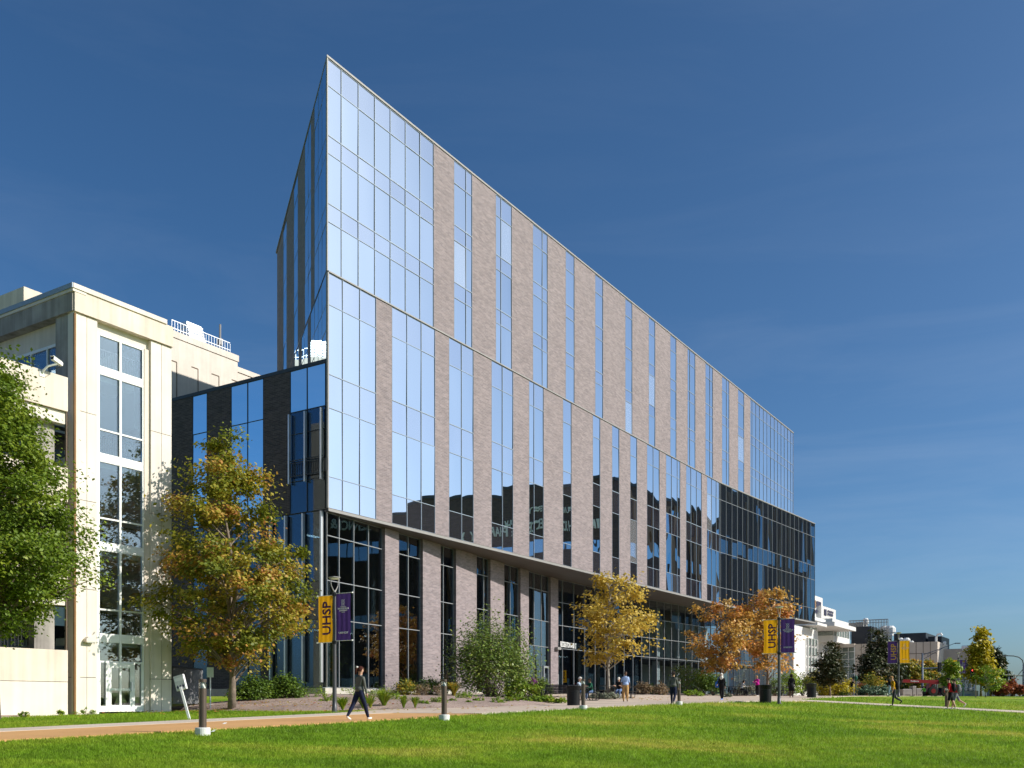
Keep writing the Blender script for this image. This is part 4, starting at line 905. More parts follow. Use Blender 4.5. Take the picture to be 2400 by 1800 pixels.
M['lf_orange'] = leaf_mat('orange_leaves', [(0.0, (0.33, 0.22, 0.04)), (0.4, (0.60, 0.36, 0.07)), (0.75, (0.62, 0.29, 0.075)), (1.0, (0.56, 0.19, 0.08))])
M['lf_dark'] = leaf_mat('dark_leaves', [(0.0, (0.028, 0.042, 0.013)), (0.7, (0.060, 0.072, 0.019)), (1.0, (0.150, 0.085, 0.024))], 0.2)
M['lf_yellow'] = leaf_mat('lemon_leaves', [(0.0, (0.24, 0.24, 0.02)), (0.5, (0.52, 0.42, 0.02)), (1.0, (0.62, 0.50, 0.03))])
M['lf_lime'] = leaf_mat('fresh_green_leaves', [(0.0, (0.102, 0.186, 0.014)), (0.6, (0.221, 0.341, 0.024)), (1.0, (0.442, 0.419, 0.036))])
M['lf_shrub'] = leaf_mat('shrub_leaves', [(0.0, (0.076, 0.135, 0.020)), (0.6, (0.162, 0.234, 0.042)), (1.0, (0.323, 0.342, 0.070))], 0.25, 0.35)
M['lf_hedge'] = leaf_mat('hedge_leaves', [(0.0, (0.048, 0.098, 0.010)), (0.6, (0.096, 0.165, 0.014)), (1.0, (0.192, 0.255, 0.024))], 0.25)
M['lf_red'] = leaf_mat('red_leaves', [(0.0, (0.14, 0.05, 0.03)), (0.5, (0.32, 0.09, 0.035)), (1.0, (0.42, 0.16, 0.06))])
M['lf_blue'] = leaf_mat('juniper_leaves', [(0.0, (0.049, 0.098, 0.046)), (0.6, (0.105, 0.182, 0.098)), (1.0, (0.182, 0.266, 0.143))], 0.1)
M['lf_dry'] = leaf_mat('dry_leaves', [(0.0, (0.16, 0.11, 0.06)), (0.6, (0.30, 0.22, 0.13)), (1.0, (0.42, 0.33, 0.20))], 0.3)
M['lf_sage'] = leaf_mat('sage_leaves', [(0.0, (0.13, 0.15, 0.09)), (0.6, (0.24, 0.26, 0.18)), (1.0, (0.36, 0.37, 0.27))], 0.2)
M['lf_mixed'] = leaf_mat('green_gold_leaves', [(0.0, (0.070, 0.126, 0.014)), (0.45, (0.168, 0.210, 0.024)), (0.7, (0.504, 0.392, 0.036)), (1.0, (0.630, 0.266, 0.036))])
M['lf_flower'] = leaf_mat('purple_petals', [(0.0, (0.30, 0.04, 0.32)), (1.0, (0.48, 0.10, 0.45))], 0.3)
def leaves_obj(name, mate, cen, siz, tint, nrg, parent=None, long=1.5, up=0.35, out=None, loc=None):
    """one leaf per centre: a folded rhombus"""
    n = len(cen); cen = np.asarray(cen, float)
    nrm = nrg.normal(size=(n, 3)); nrm /= np.linalg.norm(nrm, axis=1)[:, None]
    nrm[:, 2] = np.abs(nrm[:, 2]) * 0.7 + up
    if out is not None: nrm += out * 0.6
    nrm /= np.linalg.norm(nrm, axis=1)[:, None]
    t = nrg.normal(size=(n, 3)); t -= nrm * (t * nrm).sum(1)[:, None]; t /= np.linalg.norm(t, axis=1)[:, None] + 1e-9
    s = np.cross(nrm, t); siz = np.asarray(siz)[:, None]
    v = np.empty((n, 4, 3))
    v[:, 0] = cen - t * siz * 0.5 * long; v[:, 1] = cen + s * siz * 0.5 + nrm * siz * 0.12; v[:, 2] = cen + t * siz * 0.5 * long; v[:, 3] = cen - s * siz * 0.5 + nrm * siz * 0.12
    me = bpy.data.meshes.new(name); me.vertices.add(n*4); me.vertices.foreach_set('co', v.ravel())
    me.loops.add(n*4); me.loops.foreach_set('vertex_index', np.arange(n*4)); me.polygons.add(n); me.polygons.foreach_set('loop_start', np.arange(0, n*4, 4))
    me.materials.append(mate)
    a = me.attributes.new('tint', 'FLOAT', 'FACE'); a.data.foreach_set('value', np.clip(tint, 0, 1).astype(np.float32))
    me.update(); me.validate()
    return link(name, me, parent, loc)
def crown_profile(kind):
    return {'oval': lambda t: math.sin(math.pi * min(1, max(0, 0.08 + 0.92*t))) ** 0.62,
            'pear': lambda t: (min(1, t/0.24) ** 0.6) * (1 - max(0, (t-0.24)/0.76)) ** 0.92 + 0.05,
            'maple': lambda t: (min(1, t/0.25) ** 0.7) * (1 - max(0, (t-0.25)/0.75)) ** 0.85 + 0.05,
            'cone': lambda t: (min(1, t/0.12) ** 0.6) * (1 - max(0, (t-0.12)/0.88)) ** 0.95 + 0.04,
            'vase': lambda t: 0.35 + 0.65 * math.sin(math.pi * min(1, 0.1 + 0.75*t)),
            'column': lambda t: (min(1, t/0.2) ** 0.5) * (1 - max(0, (t-0.5)/0.5) ** 2.0) ** 0.7 + 0.03}[kind]
def tree(name, label, px, d, top, bottom, rad, kind, mate, nclump, per, leaf, trunk_r, seed, bark='bark', group=None, clump=0.42, lean=(0, 0), offs=0.0, twigs=True, cat='tree', spread=1.0, bias=1.0):
    rg = random.Random(seed); ng = np.random.default_rng(seed)
    x, y = P(px, d); z0 = G(x, y) - 0.05
    T = thing(name, label, cat, (x, y, z0), 0, group)
    H = top - z0; zb_ = bottom - z0; prof = crown_profile(kind)
    tm = MB(); path = []
    for k in range(9):
        t = k / 8; path.append((lean[0]*t*t*H + 0.10*rg.gauss(0, 1)*t*(1 if k < 8 else 0), lean[1]*t*t*H + 0.10*rg.gauss(0, 1)*t, H*0.93*t))
    rads = [trunk_r * (1.35 if k == 0 else 1) * (1 - 0.93*(k/8)**0.9) + 0.012 for k in range(9)]
    tm.tube(path, rads, 9)
    def axis_at(zz):
        t = min(1, max(0, zz / (H*0.93))) * 8; i = min(7, int(t)); f = t - i
        return [path[i][k] + (path[i+1][k]-path[i][k])*f for k in range(3)]
    cen, tint, outs, siz = [], [], [], []
    for c in range(nclump):
        while True:
            t = rg.random()
            if rg.random() < prof(t) ** 1.2: break
        zc = zb_ + (H - zb_) * t; an = rg.random() * 2*math.pi
        wob = 0.80 + 0.55 * noise.noise((math.cos(an)*1.6 + seed, math.sin(an)*1.6, zc*0.6)) + (0.28*rg.random() if rg.random() < 0.16 else 0)
        rr = prof(t) * rad * wob * (rg.random() ** 0.42)
        ax = axis_at(zc); cx_, cy_ = ax[0] + math.cos(an)*rr + offs*prof(t), ax[1] + math.sin(an)*rr
        za_ = max(zb_*0.75, zc - rr * (0.5 + 0.4*rg.random())); a0 = axis_at(min(za_, H*0.9))
        if twigs and (c % 2 == 0 or nclump < 120):
            mid = [(a0[0]+cx_)/2 + rg.gauss(0, 0.08), (a0[1]+cy_)/2 + rg.gauss(0, 0.08), (a0[2]+zc)/2 + 0.10*rr]
            r0 = min(trunk_r*0.45, 0.020 + 0.018*rr)
            tm.tube([a0, mid, (cx_, cy_, zc)], [r0, r0*0.6, 0.008], 4, cap=False)
        k = max(4, int(per * (0.6 + 0.8*rg.random()))); cr = clump * (0.65 + 0.7*rg.random())
        p = ng.normal(size=(k, 3)) * np.array([cr, cr, cr*0.62]) * 0.62 * spread
        # leaves hang along an outward spray rather than a ball
        sp_ = ng.random(k)[:, None] * np.array([math.cos(an), math.sin(an), 0.35 - 0.25*ng.random()]) * cr * 1.2
        cen.append(np.array([cx_, cy_, zc]) + p + sp_); tb_ = rg.random()
        tint.append((0.62*tb_ + 0.38*ng.random(k))*bias); siz.append(leaf * (0.6 + 0.7*ng.random(k)))
        o_ = np.array([math.cos(an), math.sin(an), 0.25]); outs.append(np.tile(o_, (k, 1)))
    tm.build('trunk', M[bark], T, smooth=True)
    leaves_obj('crown', M[mate], np.concatenate(cen), np.concatenate(siz), np.concatenate(tint), ng, T, out=np.concatenate(outs))
    return T
def shrub(name, label, px, d, w, hgt, mate, nleaf, leaf, seed, cat='shrub', group=None, dome=1.0, stems=7, deep=None, bark='bark', py=None, zadd=0.0, spiky=0.0):
    rg = random.Random(seed); ng = np.random.default_rng(seed); x, y = P(px, d); z0 = G(x, y) + zadd
    T = thing(name, label, cat, (x, y, z0), 0, group); deep = deep or w
    tm = MB(); cen, tint, outs = [], [], []
    ncl = max(10, nleaf // 28)
    for c in range(ncl):
        an = rg.random()*2*math.pi; el = math.asin(rg.random() ** 0.8); rr = (0.45 + 0.55*rg.random() ** 0.5)
        wob = 0.86 + 0.30*noise.noise((math.cos(an)*1.6 + seed*1.7, math.sin(an)*1.6, el*2.0))
        q = [math.cos(an)*math.cos(el)*w/2*rr*wob, math.sin(an)*math.cos(el)*deep/2*rr*wob, 0.10*hgt + math.sin(el)**dome*hgt*0.86*rr*wob]
        if spiky and rg.random() < 0.35: f = 1 + spiky*rg.random(); q = [q[0]*f*0.9, q[1]*f*0.9, q[2]*f]
        if c < stems*4: tm.tube([(q[0]*0.08, q[1]*0.08, -0.03), (q[0]*0.45, q[1]*0.45, q[2]*0.55), tuple(q)], [0.012+0.01*hgt*0.4, 0.011, 0.004], 4, cap=False)
        k = max(3, int(28*(0.6+0.8*rg.random()))); s = 0.13*min(w, hgt*1.4)
        dirv = np.array([q[0]/w, q[1]/deep, q[2]/hgt*0.6]); dirv /= np.linalg.norm(dirv)+1e-6
        cen.append(np.array(q) + ng.normal(size=(k, 3))*s*np.array([0.7, 0.7, 0.55]) + ng.random(k)[:, None]*dirv*s*1.3)
        tint.append(0.55*rg.random() + 0.45*ng.random(k)); outs.append(np.tile(dirv, (k, 1)))
    cen = np.concatenate(cen); cen[:, 2] = np.maximum(cen[:, 2], 0.02)
    tm.build('stems', M[bark], T)
    leaves_obj('foliage', M[mate], cen, leaf*(0.6+0.7*ng.random(len(cen))), np.concatenate(tint), ng, T, out=np.concatenate(outs), up=0.3)
    return T
def tuft(name, label, px, d, hgt, spread, n, mate, seed, cat='grass', group=None, wid=0.018, plume=None):
    """arching strap leaves from one crown"""
    rg = random.Random(seed); x, y = P(px, d); z0 = G(x, y) + 0.08
    T = thing(name, label, cat, (x, y, z0), 0, group); mb = MB(); tv = []
    for k in range(n):
        an = rg.random()*2*math.pi; L = hgt*(0.6+0.5*rg.random()); s = spread*(0.25+0.75*rg.random()); b0 = spread*0.18
        ca, sa = math.cos(an), math.sin(an); px_, py_ = -sa*wid, ca*wid; vs = []
        for q in range(5):
            t = q/4; r_ = b0*rg.random()*0 + b0*0.3 + s*t**1.5; zz = L*(math.sin(t*1.9)/math.sin(1.57) if t*1.9 < 1.57 else math.sin(t*1.9)); w_ = (1 - t**2*0.9)
            vs += [(ca*r_+px_*w_, sa*r_+py_*w_, zz-0.03), (ca*r_-px_*w_, sa*r_-py_*w_, zz-0.03)]
        mb.add(vs, [(2*q, 2*q+1, 2*q+3, 2*q+2) for q in range(4)]); tv += [rg.random()]*4
    o = mb.build('blades', M[mate], T)
    a = o.data.attributes.new('tint', 'FLOAT', 'FACE'); a.data.foreach_set('value', np.array(tv, np.float32))
    return T
# trees --------------------------------------------------------------
tree('pear_tree', 'large dense green tree in front of the cream parking building', -14, 32, 12.9, 3.7, 3.05, 'pear', 'lf_green', 400, 165, 0.088, 0.16, 11, clump=0.44, bias=0.85)
tree('maple_tree', 'maple turning yellow and rust between the stair tower and dark wing', 543, 42.8, 13.5, 2.7, 3.6, 'maple', 'lf_maple', 215, 150, 0.118, 0.14, 22, clump=0.46, lean=(-0.02, 0), bias=1.0)
tree('golden_tree', 'golden yellow tree with bare upper twigs beside the entrance', 1426, 63, 9.9, 4.1, 2.3, 'oval', 'lf_gold', 92, 60, 0.145, 0.10, 33, 'bark_pale', clump=0.46, offs=0.35)
tree('orange_tree', 'left of the two orange trees by the plaza lamp post', 1690, 80, 9.7, 4.0, 2.65, 'vase', 'lf_orange', 78, 62, 0.175, 0.12, 44, clump=0.50)
tree('orange_tree', 'taller orange tree right behind the purple and gold plaza banners', 1799, 82, 11.6, 3.9, 2.5, 'oval', 'lf_orange', 92, 62, 0.175, 0.13, 55, clump=0.50)
tree('dark_tree', 'small dark leaved tree in front of yellow shrubs', 1946, 90, 7.2, 2.9, 1.55, 'maple', 'lf_dark', 120, 60, 0.15, 0.06, 66, clump=0.32, group='dark leaved lawn trees')
tree('dark_tree', 'large dark leaved tree left of the purple and gold roadside banners', 2060, 104, 9.3, 2.3, 2.5, 'maple', 'lf_dark', 210, 60, 0.19, 0.10, 77, clump=0.42, group='dark leaved lawn trees')
tree('street_tree', 'orange and green street tree left of the blue signal pole', 2132, 150, 8.4, 2.3, 2.5, 'oval', 'lf_mixed', 130, 50, 0.26, 0.10, 88, clump=0.5)
tree('street_tree', 'orange and green street tree behind the hanging traffic signal', 2182, 152, 8.2, 2.3, 2.0, 'oval', 'lf_mixed', 110, 50, 0.26, 0.10, 89, clump=0.5)
tree('young_tree', 'young green tree beside the far purple banner', 2231, 96, 5.9, 2.9, 0.85, 'oval', 'lf_lime', 70, 50, 0.14, 0.04, 90, clump=0.25)
tree('yellow_tree', 'tall yellow topped tree near the right edge', 2299, 102, Z(1474, 102), 3.4, 1.15, 'cone', 'lf_yellow', 160, 55, 0.22, 0.10, 91, clump=0.38)
tree('green_tree', 'dark green tree just behind the tall yellow tree', 2322, 108, Z(1516, 108), 3.0, 0.95, 'column', 'lf_dark', 110, 55, 0.22, 0.10, 92, clump=0.36)
tree('conifer', 'dark conical tree right of the yellow tree', 2339, 106, Z(1537, 106), 2.6, 0.85, 'cone', 'lf_dark', 110, 55, 0.20, 0.08, 93, clump=0.32)
tree('sapling', 'staked sapling with fresh green leaves on the right lawn', 2310, 84, 4.6, 2.5, 0.8, 'vase', 'lf_lime', 36, 30, 0.12, 0.035, 94, 'bark_pale', clump=0.26, offs=0.55, lean=(0.05, 0))
# shrubs ---------------------------------------------------------------
shrub('clipped_hedge', 'low dark green hedge against the dark wing, left half', 598, 47.5, 2.2, 1.15, 'lf_hedge', 4200, 0.085, 101, group='hedge by the dark wing', stems=4)
shrub('clipped_hedge', 'low dark green hedge against the dark wing, right half', 666, 48.5, 2.0, 1.25, 'lf_hedge', 4200, 0.085, 102, group='hedge by the dark wing', stems=4)
shrub('round_shrub', 'small round green shrub tipped with orange, under the first window', 950, 56, 1.35, 1.0, 'lf_mixed', 2600, 0.07, 103, stems=5)
shrub('dry_shrub', 'straw coloured dry shrub between the round shrub and the bollard', 992, 55.5, 0.9, 0.85, 'lf_dry', 700, 0.06, 104, stems=8)
shrub('evergreen_shrub', 'green shrub behind the dry one at the pier', 1008, 59, 1.7, 1.15, 'lf_hedge', 2400, 0.08, 105)
shrub('dry_shrub', 'pale twiggy shrub just left of the second bollard', 1028, 55, 0.7, 0.95, 'lf_dry', 500, 0.05, 106, stems=8)
tuft('fountain_grass', 'green gold fountain grass right of the second bollard', 1064, 56.5, 0.85, 0.75, 260, 'lf_mixed', 107)
tuft('plume_grass', 'tall brown plumed grass behind the second bollard', 1046, 59, 1.5, 0.5, 70, 'lf_dry', 108, wid=0.014)
shrub('arching_shrub', 'big arching green shrub in front of the brick piers', 1150, 60, 5.0, 4.4, 'lf_shrub', 14000, 0.11, 109, spiky=0.32, stems=16, dome=0.85)
shrub('perennials', 'yellow green leafy perennials at the foot of the big shrub', 1222, 59, 2.6, 1.2, 'lf_lime', 2600, 0.09, 110, cat='plants')
shrub('perennials', 'bushy perennials left of the park bench', 1266, 59.5, 1.5, 1.25, 'lf_shrub', 1700, 0.09, 111, cat='plants')
shrub('flowering_plant', 'purple flower head above the perennials', 1250, 58.6, 0.45, 0.5, 'lf_flower', 260, 0.05, 112, cat='flowers', zadd=0.85)
shrub('ground_cover', 'broad low green ground cover at the tip of the bed', 1268, 50.5, 3.1, 0.34, 'lf_lime', 3600, 0.075, 113, cat='ground cover', deep=2.0, stems=2)
for i, (px_, d_, w_, h_, lab) in enumerate(((1062, 46.5, 0.55, 0.22, 'small leafy clump right of the second bollard'), (1098, 45.5, 0.4, 0.16, 'smallest leafy clump in the mulch'), (1122, 47.5, 0.6, 0.22, 'leafy clump between two others in the mulch'), (1163, 47, 0.95, 0.30, 'widest leafy clump in the mulch'), (1030, 44.5, 0.65, 0.36, 'leafy clump just left of the second bollard'), (992, 43.2, 0.5, 0.24, 'leafy clump behind the daylilies'), (1200, 48.5, 0.9, 0.3, 'leafy clump left of the ground cover'), (1085, 50, 0.8, 0.35, 'leafy clump under the left of the big shrub'), (925, 47, 0.7, 0.4, 'leafy clump in front of the round shrub'), (880, 49, 0.8, 0.5, 'leafy clump at the corner plinth'), (730, 49, 1.3, 0.55, 'low leafy clump right of the hedge'), (830, 52, 1.4, 0.5, 'low leafy clump under the corner window'), (905, 53, 1.1, 0.45, 'low leafy clump at the first brick pier'), (1095, 54, 1.0, 0.4, 'leafy clump between fountain grass and big shrub'), (770, 45.5, 0.7, 0.35, 'leafy clump behind the nearest lamp post'))):
    shrub('leafy_clump', lab, px_, d_, w_*1.25, h_*1.2, 'lf_lime', 480, 0.055, 120+i, cat='plants', group='leafy clumps in the mulch', stems=2)
for i, (px_, d_, h_, s_, n_, lab) in enumerate(((803, 39.5, 0.55, 0.42, 150, 'daylily clump beside the lamp post'), (852, 40.2, 0.6, 0.45, 150, 'daylily clump behind the walking woman'), (868, 41.2, 0.55, 0.35, 90, 'small daylily clump right of the walking woman'), (900, 42.0, 0.75, 0.58, 190, 'largest daylily clump right of the walking woman'), (946, 40.8, 0.55, 0.30, 110, 'upright daylily clump in front of the round shrub'), (973, 41.0, 0.5, 0.28, 100, 'upright daylily clump in front of the dry shrub'))):
    tuft('daylily', lab, px_, d_, h_*0.9, s_*1.5, int(n_*1.3), 'lf_lime', 130+i, cat='plants', group='daylilies along the mulch bed')
shrub('silver_plants', 'grey green low plants under the golden tree', 1424, 60, 1.7, 0.42, 'lf_sage', 1500, 0.07, 140, cat='plants', stems=3)
shrub('silver_plants', 'grey green low plants beside the picnic tables', 1398, 61, 1.1, 0.36, 'lf_sage', 900, 0.07, 141, cat='plants', stems=3)
for i, (px_, d_, w_, h_, m_, nl, lab) in enumerate(((1508, 77, 1.5, 1.0, 'lf_dry', 900, 'dry twiggy shrub left of the striding man in blue, by the glass'), (1547, 76, 1.1, 0.95, 'lf_dry', 700, 'pale dry grass bush in front of the pale column'), (1530, 80, 1.2, 0.8, 'lf_hedge', 700, 'dark green shrub behind the dry bushes'),
        (1608, 80, 2.6, 3.0, 'lf_shrub', 2200, 'tall leafy shrub against the glass right of the bollard'), (1648, 78, 2.6, 1.9, 'lf_hedge', 2000, 'rounded green shrub left of the woman in the white scarf'), (1672, 77, 1.9, 1.7, 'lf_hedge', 1500, 'green shrub behind the woman in the white scarf'),
        (1625, 73, 2.3, 0.42, 'lf_lime', 1200, 'low yellow green ground cover along the plaza'), (1745, 82, 2.0, 1.0, 'lf_sage', 900, 'grey shrub behind the seated person in the white hood'), (1815, 86, 1.8, 1.6, 'lf_shrub', 900, 'leafy shrub behind the second litter bin'),
        (1850, 88, 2.2, 2.6, 'lf_lime', 1700, 'tall green shrub behind the person in the black dress'), (1882, 92, 2.6, 2.2, 'lf_shrub', 1700, 'green shrub behind the third litter bin'), (1700, 71, 1.0, 0.35, 'lf_sage', 400, 'pale low plant at the feet of the woman in the white scarf'))):
    shrub('shrub', lab, px_, d_, w_, h_, m_, nl, 0.11, 150+i, group='shrubs along the plaza')
for i, (px_, d_, w_, h_, lab) in enumerate(((1925, 97, 3.0, 3.1, 'bright yellow shrub behind the third litter bin'), (1948, 94, 3.4, 1.7, 'bright yellow shrub under the small dark tree'), (1975, 95, 3.0, 1.6, 'bright yellow shrub left of the person on the phone'), (1905, 99, 2.2, 2.6, 'yellow green shrub at the corner of the glass building'))):
    shrub('yellow_shrub', lab, px_, d_, w_, h_, 'lf_yellow', 1500, 0.15, 170+i, group='yellow shrubs')
shrub('juniper', 'spreading blue green juniper left of the striding man in yellow', 2048, 92, 4.2, 0.95, 'lf_blue', 3200, 0.13, 180, deep=3, stems=3)
shrub('burgundy_shrub', 'domed bronze green shrub behind the juniper', 2048, 97, 2.5, 2.1, 'lf_mixed', 1500, 0.13, 181)
shrub('burgundy_shrub', 'small wine red shrub left of the juniper', 2022, 99, 1.3, 1.6, 'lf_red', 700, 0.12, 182)
shrub('low_shrub', 'low green shrub at the feet of the person on the phone', 1976, 93, 1.3, 0.55, 'lf_hedge', 600, 0.10, 183)
shrub('red_shrub', 'orange red shrub by the pedestrian signal, left', 2352, 98, 1.5, 1.5, 'lf_red', 900, 0.16, 184, group='red shrubs at the crossing')
shrub('red_shrub', 'taller orange red shrub behind the pedestrian signal', 2372, 99, 1.4, 1.9, 'lf_red', 1100, 0.16, 185, group='red shrubs at the crossing')
shrub('red_shrub', 'small orange red shrub at the far right edge', 2390, 98, 1.0, 1.2, 'lf_red', 600, 0.16, 186, group='red shrubs at the crossing')
for i, (px_, d_, w_, h_, lab) in enumerate(((57, 34.8, 0.32, 0.22, 'tiny pale plant at the parking wall, leftmost'), (142, 36.5, 0.35, 0.26, 'tiny pale plant at the parking wall beside the downpipe'), (200, 37.5, 0.9, 0.26, 'green weeds at the foot of the stair tower pilaster'))):
    shrub('wall_plant', lab, px_, d_, w_, h_, 'lf_lime', 260, 0.045, 190+i, cat='plants', group='small plants at the parking wall', stems=2)
# turf -----------------------------------------------------------------
def grass(n, seed):
    ng = np.random.default_rng(seed)
    Y = 1/(1/13.5 + ng.random(n)*(1/70 - 1/13.5)); X = (ng.random(n)*2-1)*0.56*Y
    dx, dy = X-C0[0], Y-C0[1]; u = dx*SA+dy*CA; v = dx*CA-dy*SA
    ne = np.interp(u, [-60, -22, -14, -6, 5, 13, 17, 20, 40, 80], [21.9, 21.6, 20.9, 20.45, 20.5, 22.2, 23.4, 21.9, 21.7, 21.5]) + 0.03
    keep = (v > ne) & ~((u > 16.7) & (u < 20.0 + 0.05*(v-22)) & (v > 21))
    cf = np.interp(u, [-60, -30, -14, -10], [17.9, 16.5, 14.6, 14.9]); keep |= (u < -13.4) & (v < cf-0.03) & (v > 5.1 + np.clip((u+20.5)*0.7, 0, 6)*0)
    X, Y, u, v = X[keep], Y[keep], u[keep], v[keep]; k = len(X)
    zz = np.array([ground_uv(a, b_) for a, b_ in zip(u, v)]) - 0.02
    s = (Y/20)**0.75; hh = (0.035 + 0.035*ng.random(k))*s; ww = 0.007*s*(0.8+0.5*ng.random(k)); an = ng.random(k)*6.283
    lx, ly = ng.normal(size=k)*hh*0.45, ng.normal(size=k)*hh*0.45
    V = np.empty((k, 3, 3)); c_, s_ = np.cos(an)*ww, np.sin(an)*ww
    V[:, 0] = np.stack([X-c_, Y-s_, zz], 1); V[:, 1] = np.stack([X+c_, Y+s_, zz], 1); V[:, 2] = np.stack([X+lx, Y+ly, zz+hh], 1)
    me = bpy.data.meshes.new('grass'); me.vertices.add(k*3); me.vertices.foreach_set('co', V.ravel()); me.loops.add(k*3); me.loops.foreach_set('vertex_index', np.arange(k*3))
    me.polygons.add(k); me.polygons.foreach_set('loop_start', np.arange(0, k*3, 3)); me.materials.append(M['blade'])
    a = me.attributes.new('tint', 'FLOAT', 'FACE'); a.data.foreach_set('value', ng.random(k).astype(np.float32)); me.update(); me.validate()
    o = link('grass', me); stuff(o); o['label'] = 'short mown lawn grass with yellowish patches'; return o
grass(430000, 7)

def fallen(n, seed):
    ng = np.random.default_rng(seed); cen = []
    for px_, d_, r_, k in ((543, 42.8, 3.6, 0.45), (1426, 63, 3.5, 0.25), (900, 43, 4.5, 0.2), (1690, 79, 3.0, 0.1)):
        x, y = P(px_, d_)
        for q in range(int(n*k)):
            a, b_ = x + ng.normal()*r_, y + ng.normal()*r_*0.8; cen.append((a, b_, G(a, b_) + 0.05 + (0.12 if -13 < UV(a, b_)[0] < 7.5 and UV(a, b_)[1] < 13 else 0)))
    o = leaves_obj('fallen_leaves', M['lf_maple'], cen, 0.09*(0.7+0.6*ng.random(len(cen))), 0.5+0.5*ng.random(len(cen)), ng, None, up=2.5); stuff(o); o['label'] = 'fallen autumn leaves scattered under the trees'
fallen(900, 3)
# ------------------------------------------------------------------ bollards, lamps, banners
def banner_cloth(name, c):
    m = plain(name, c, 0.75, var=0.06, scale=1.5); n, l = m.node_tree.nodes, m.node_tree.links; b = n['Principled BSDF']
    tr = n.new('ShaderNodeBsdfTranslucent'); tr.inputs['Color'].default_value = (*c, 1); ms = n.new('ShaderNodeMixShader'); ms.inputs['Fac'].default_value = 0.55
    l.new(b.outputs[0], ms.inputs[1]); l.new(tr.outputs[0], ms.inputs[2]); l.new(ms.outputs[0], n['Material Output'].inputs['Surface']); return m
M['gold'] = banner_cloth('gold_banner_cloth', (0.74, 0.38, 0.012)); M['purple'] = banner_cloth('purple_banner_cloth', (0.048, 0.025, 0.12))
M['purple_ink'] = plain('purple_print', (0.075, 0.018, 0.085), 0.7)
M['white_ink'] = plain('white_print', (0.80, 0.80, 0.82), 0.7)
M['gold_ink'] = plain('gold_print', (0.62, 0.36, 0.06), 0.7)
M['bollard_lens'] = glass_mat('bollard_lens', (1, 1, 1), 0.06, None, (0.86, 0.88, 0.86), wave=0.0)
M['base_white'] = plain('bollard_base', (0.66, 0.66, 0.64), 0.85, var=0.10, scale=6, bump=0.2)
def bollard(px, d, label, base=True):
    x, y = P(px, d); B = thing('bollard_light', label, 'bollard', (x, y, G(x, y) - 0.02), 0, 'bollard lights along the lawn')
    if base: MB().lathe([(0.165, -0.05), (0.165, 0.155), (0.155, 0.17), (0.10, 0.172)], seg=24).build('base', M['base_white'], B, smooth=False)
    MB().lathe([(0.083, 0.10), (0.083, 1.03), (0.070, 1.035)], seg=20).build('shaft', M['bronze'], B)
    MB().lathe([(0.070, 1.035), (0.018, 1.15), (0.012, 1.17)], seg=16).build('reflector', M['white'], B)
    MB().lathe([(0.080, 1.031), (0.080, 1.172)], seg=20).build('lens', M['bollard_lens'], B)
    MB().lathe([(0.084, 1.17), (0.084, 1.225), (0.075, 1.235)], seg=20).build('cap', M['bronze'], B)
bollard(475, 21.3, 'bollard light on a white base, nearest, by the leaning sign')
bollard(1041, 29.3, 'bollard light on a white base, second from the left')
bollard(1367, 39.3, 'bollard light on a white base, in front of the seated people')
bollard(1591.5, 47.4, 'bollard light on a white base, beside the woman in the grey jacket')
bollard(2218, 55.6, 'bollard light without a white base, beside the two walkers in red', False)
def emblem(parent, mat_, loc, rot, s):
    """two looping strands side by side"""
    e = MB()
    for sg in (-1, 1):
        for ph in (0, 1):
            pts = []
            for k in range(13):
                t = k/12; xx = sg*(0.22 + (0.20 if ph == 0 else -0.20)*math.cos(t*math.pi*1.0*2)*0.9) ; pts.append((xx*s, 0, (t-0.5)*s*1.25))
            e.tube(pts, s*0.036, 4)
    return e.build('emblem', mat_, parent, loc, rot)
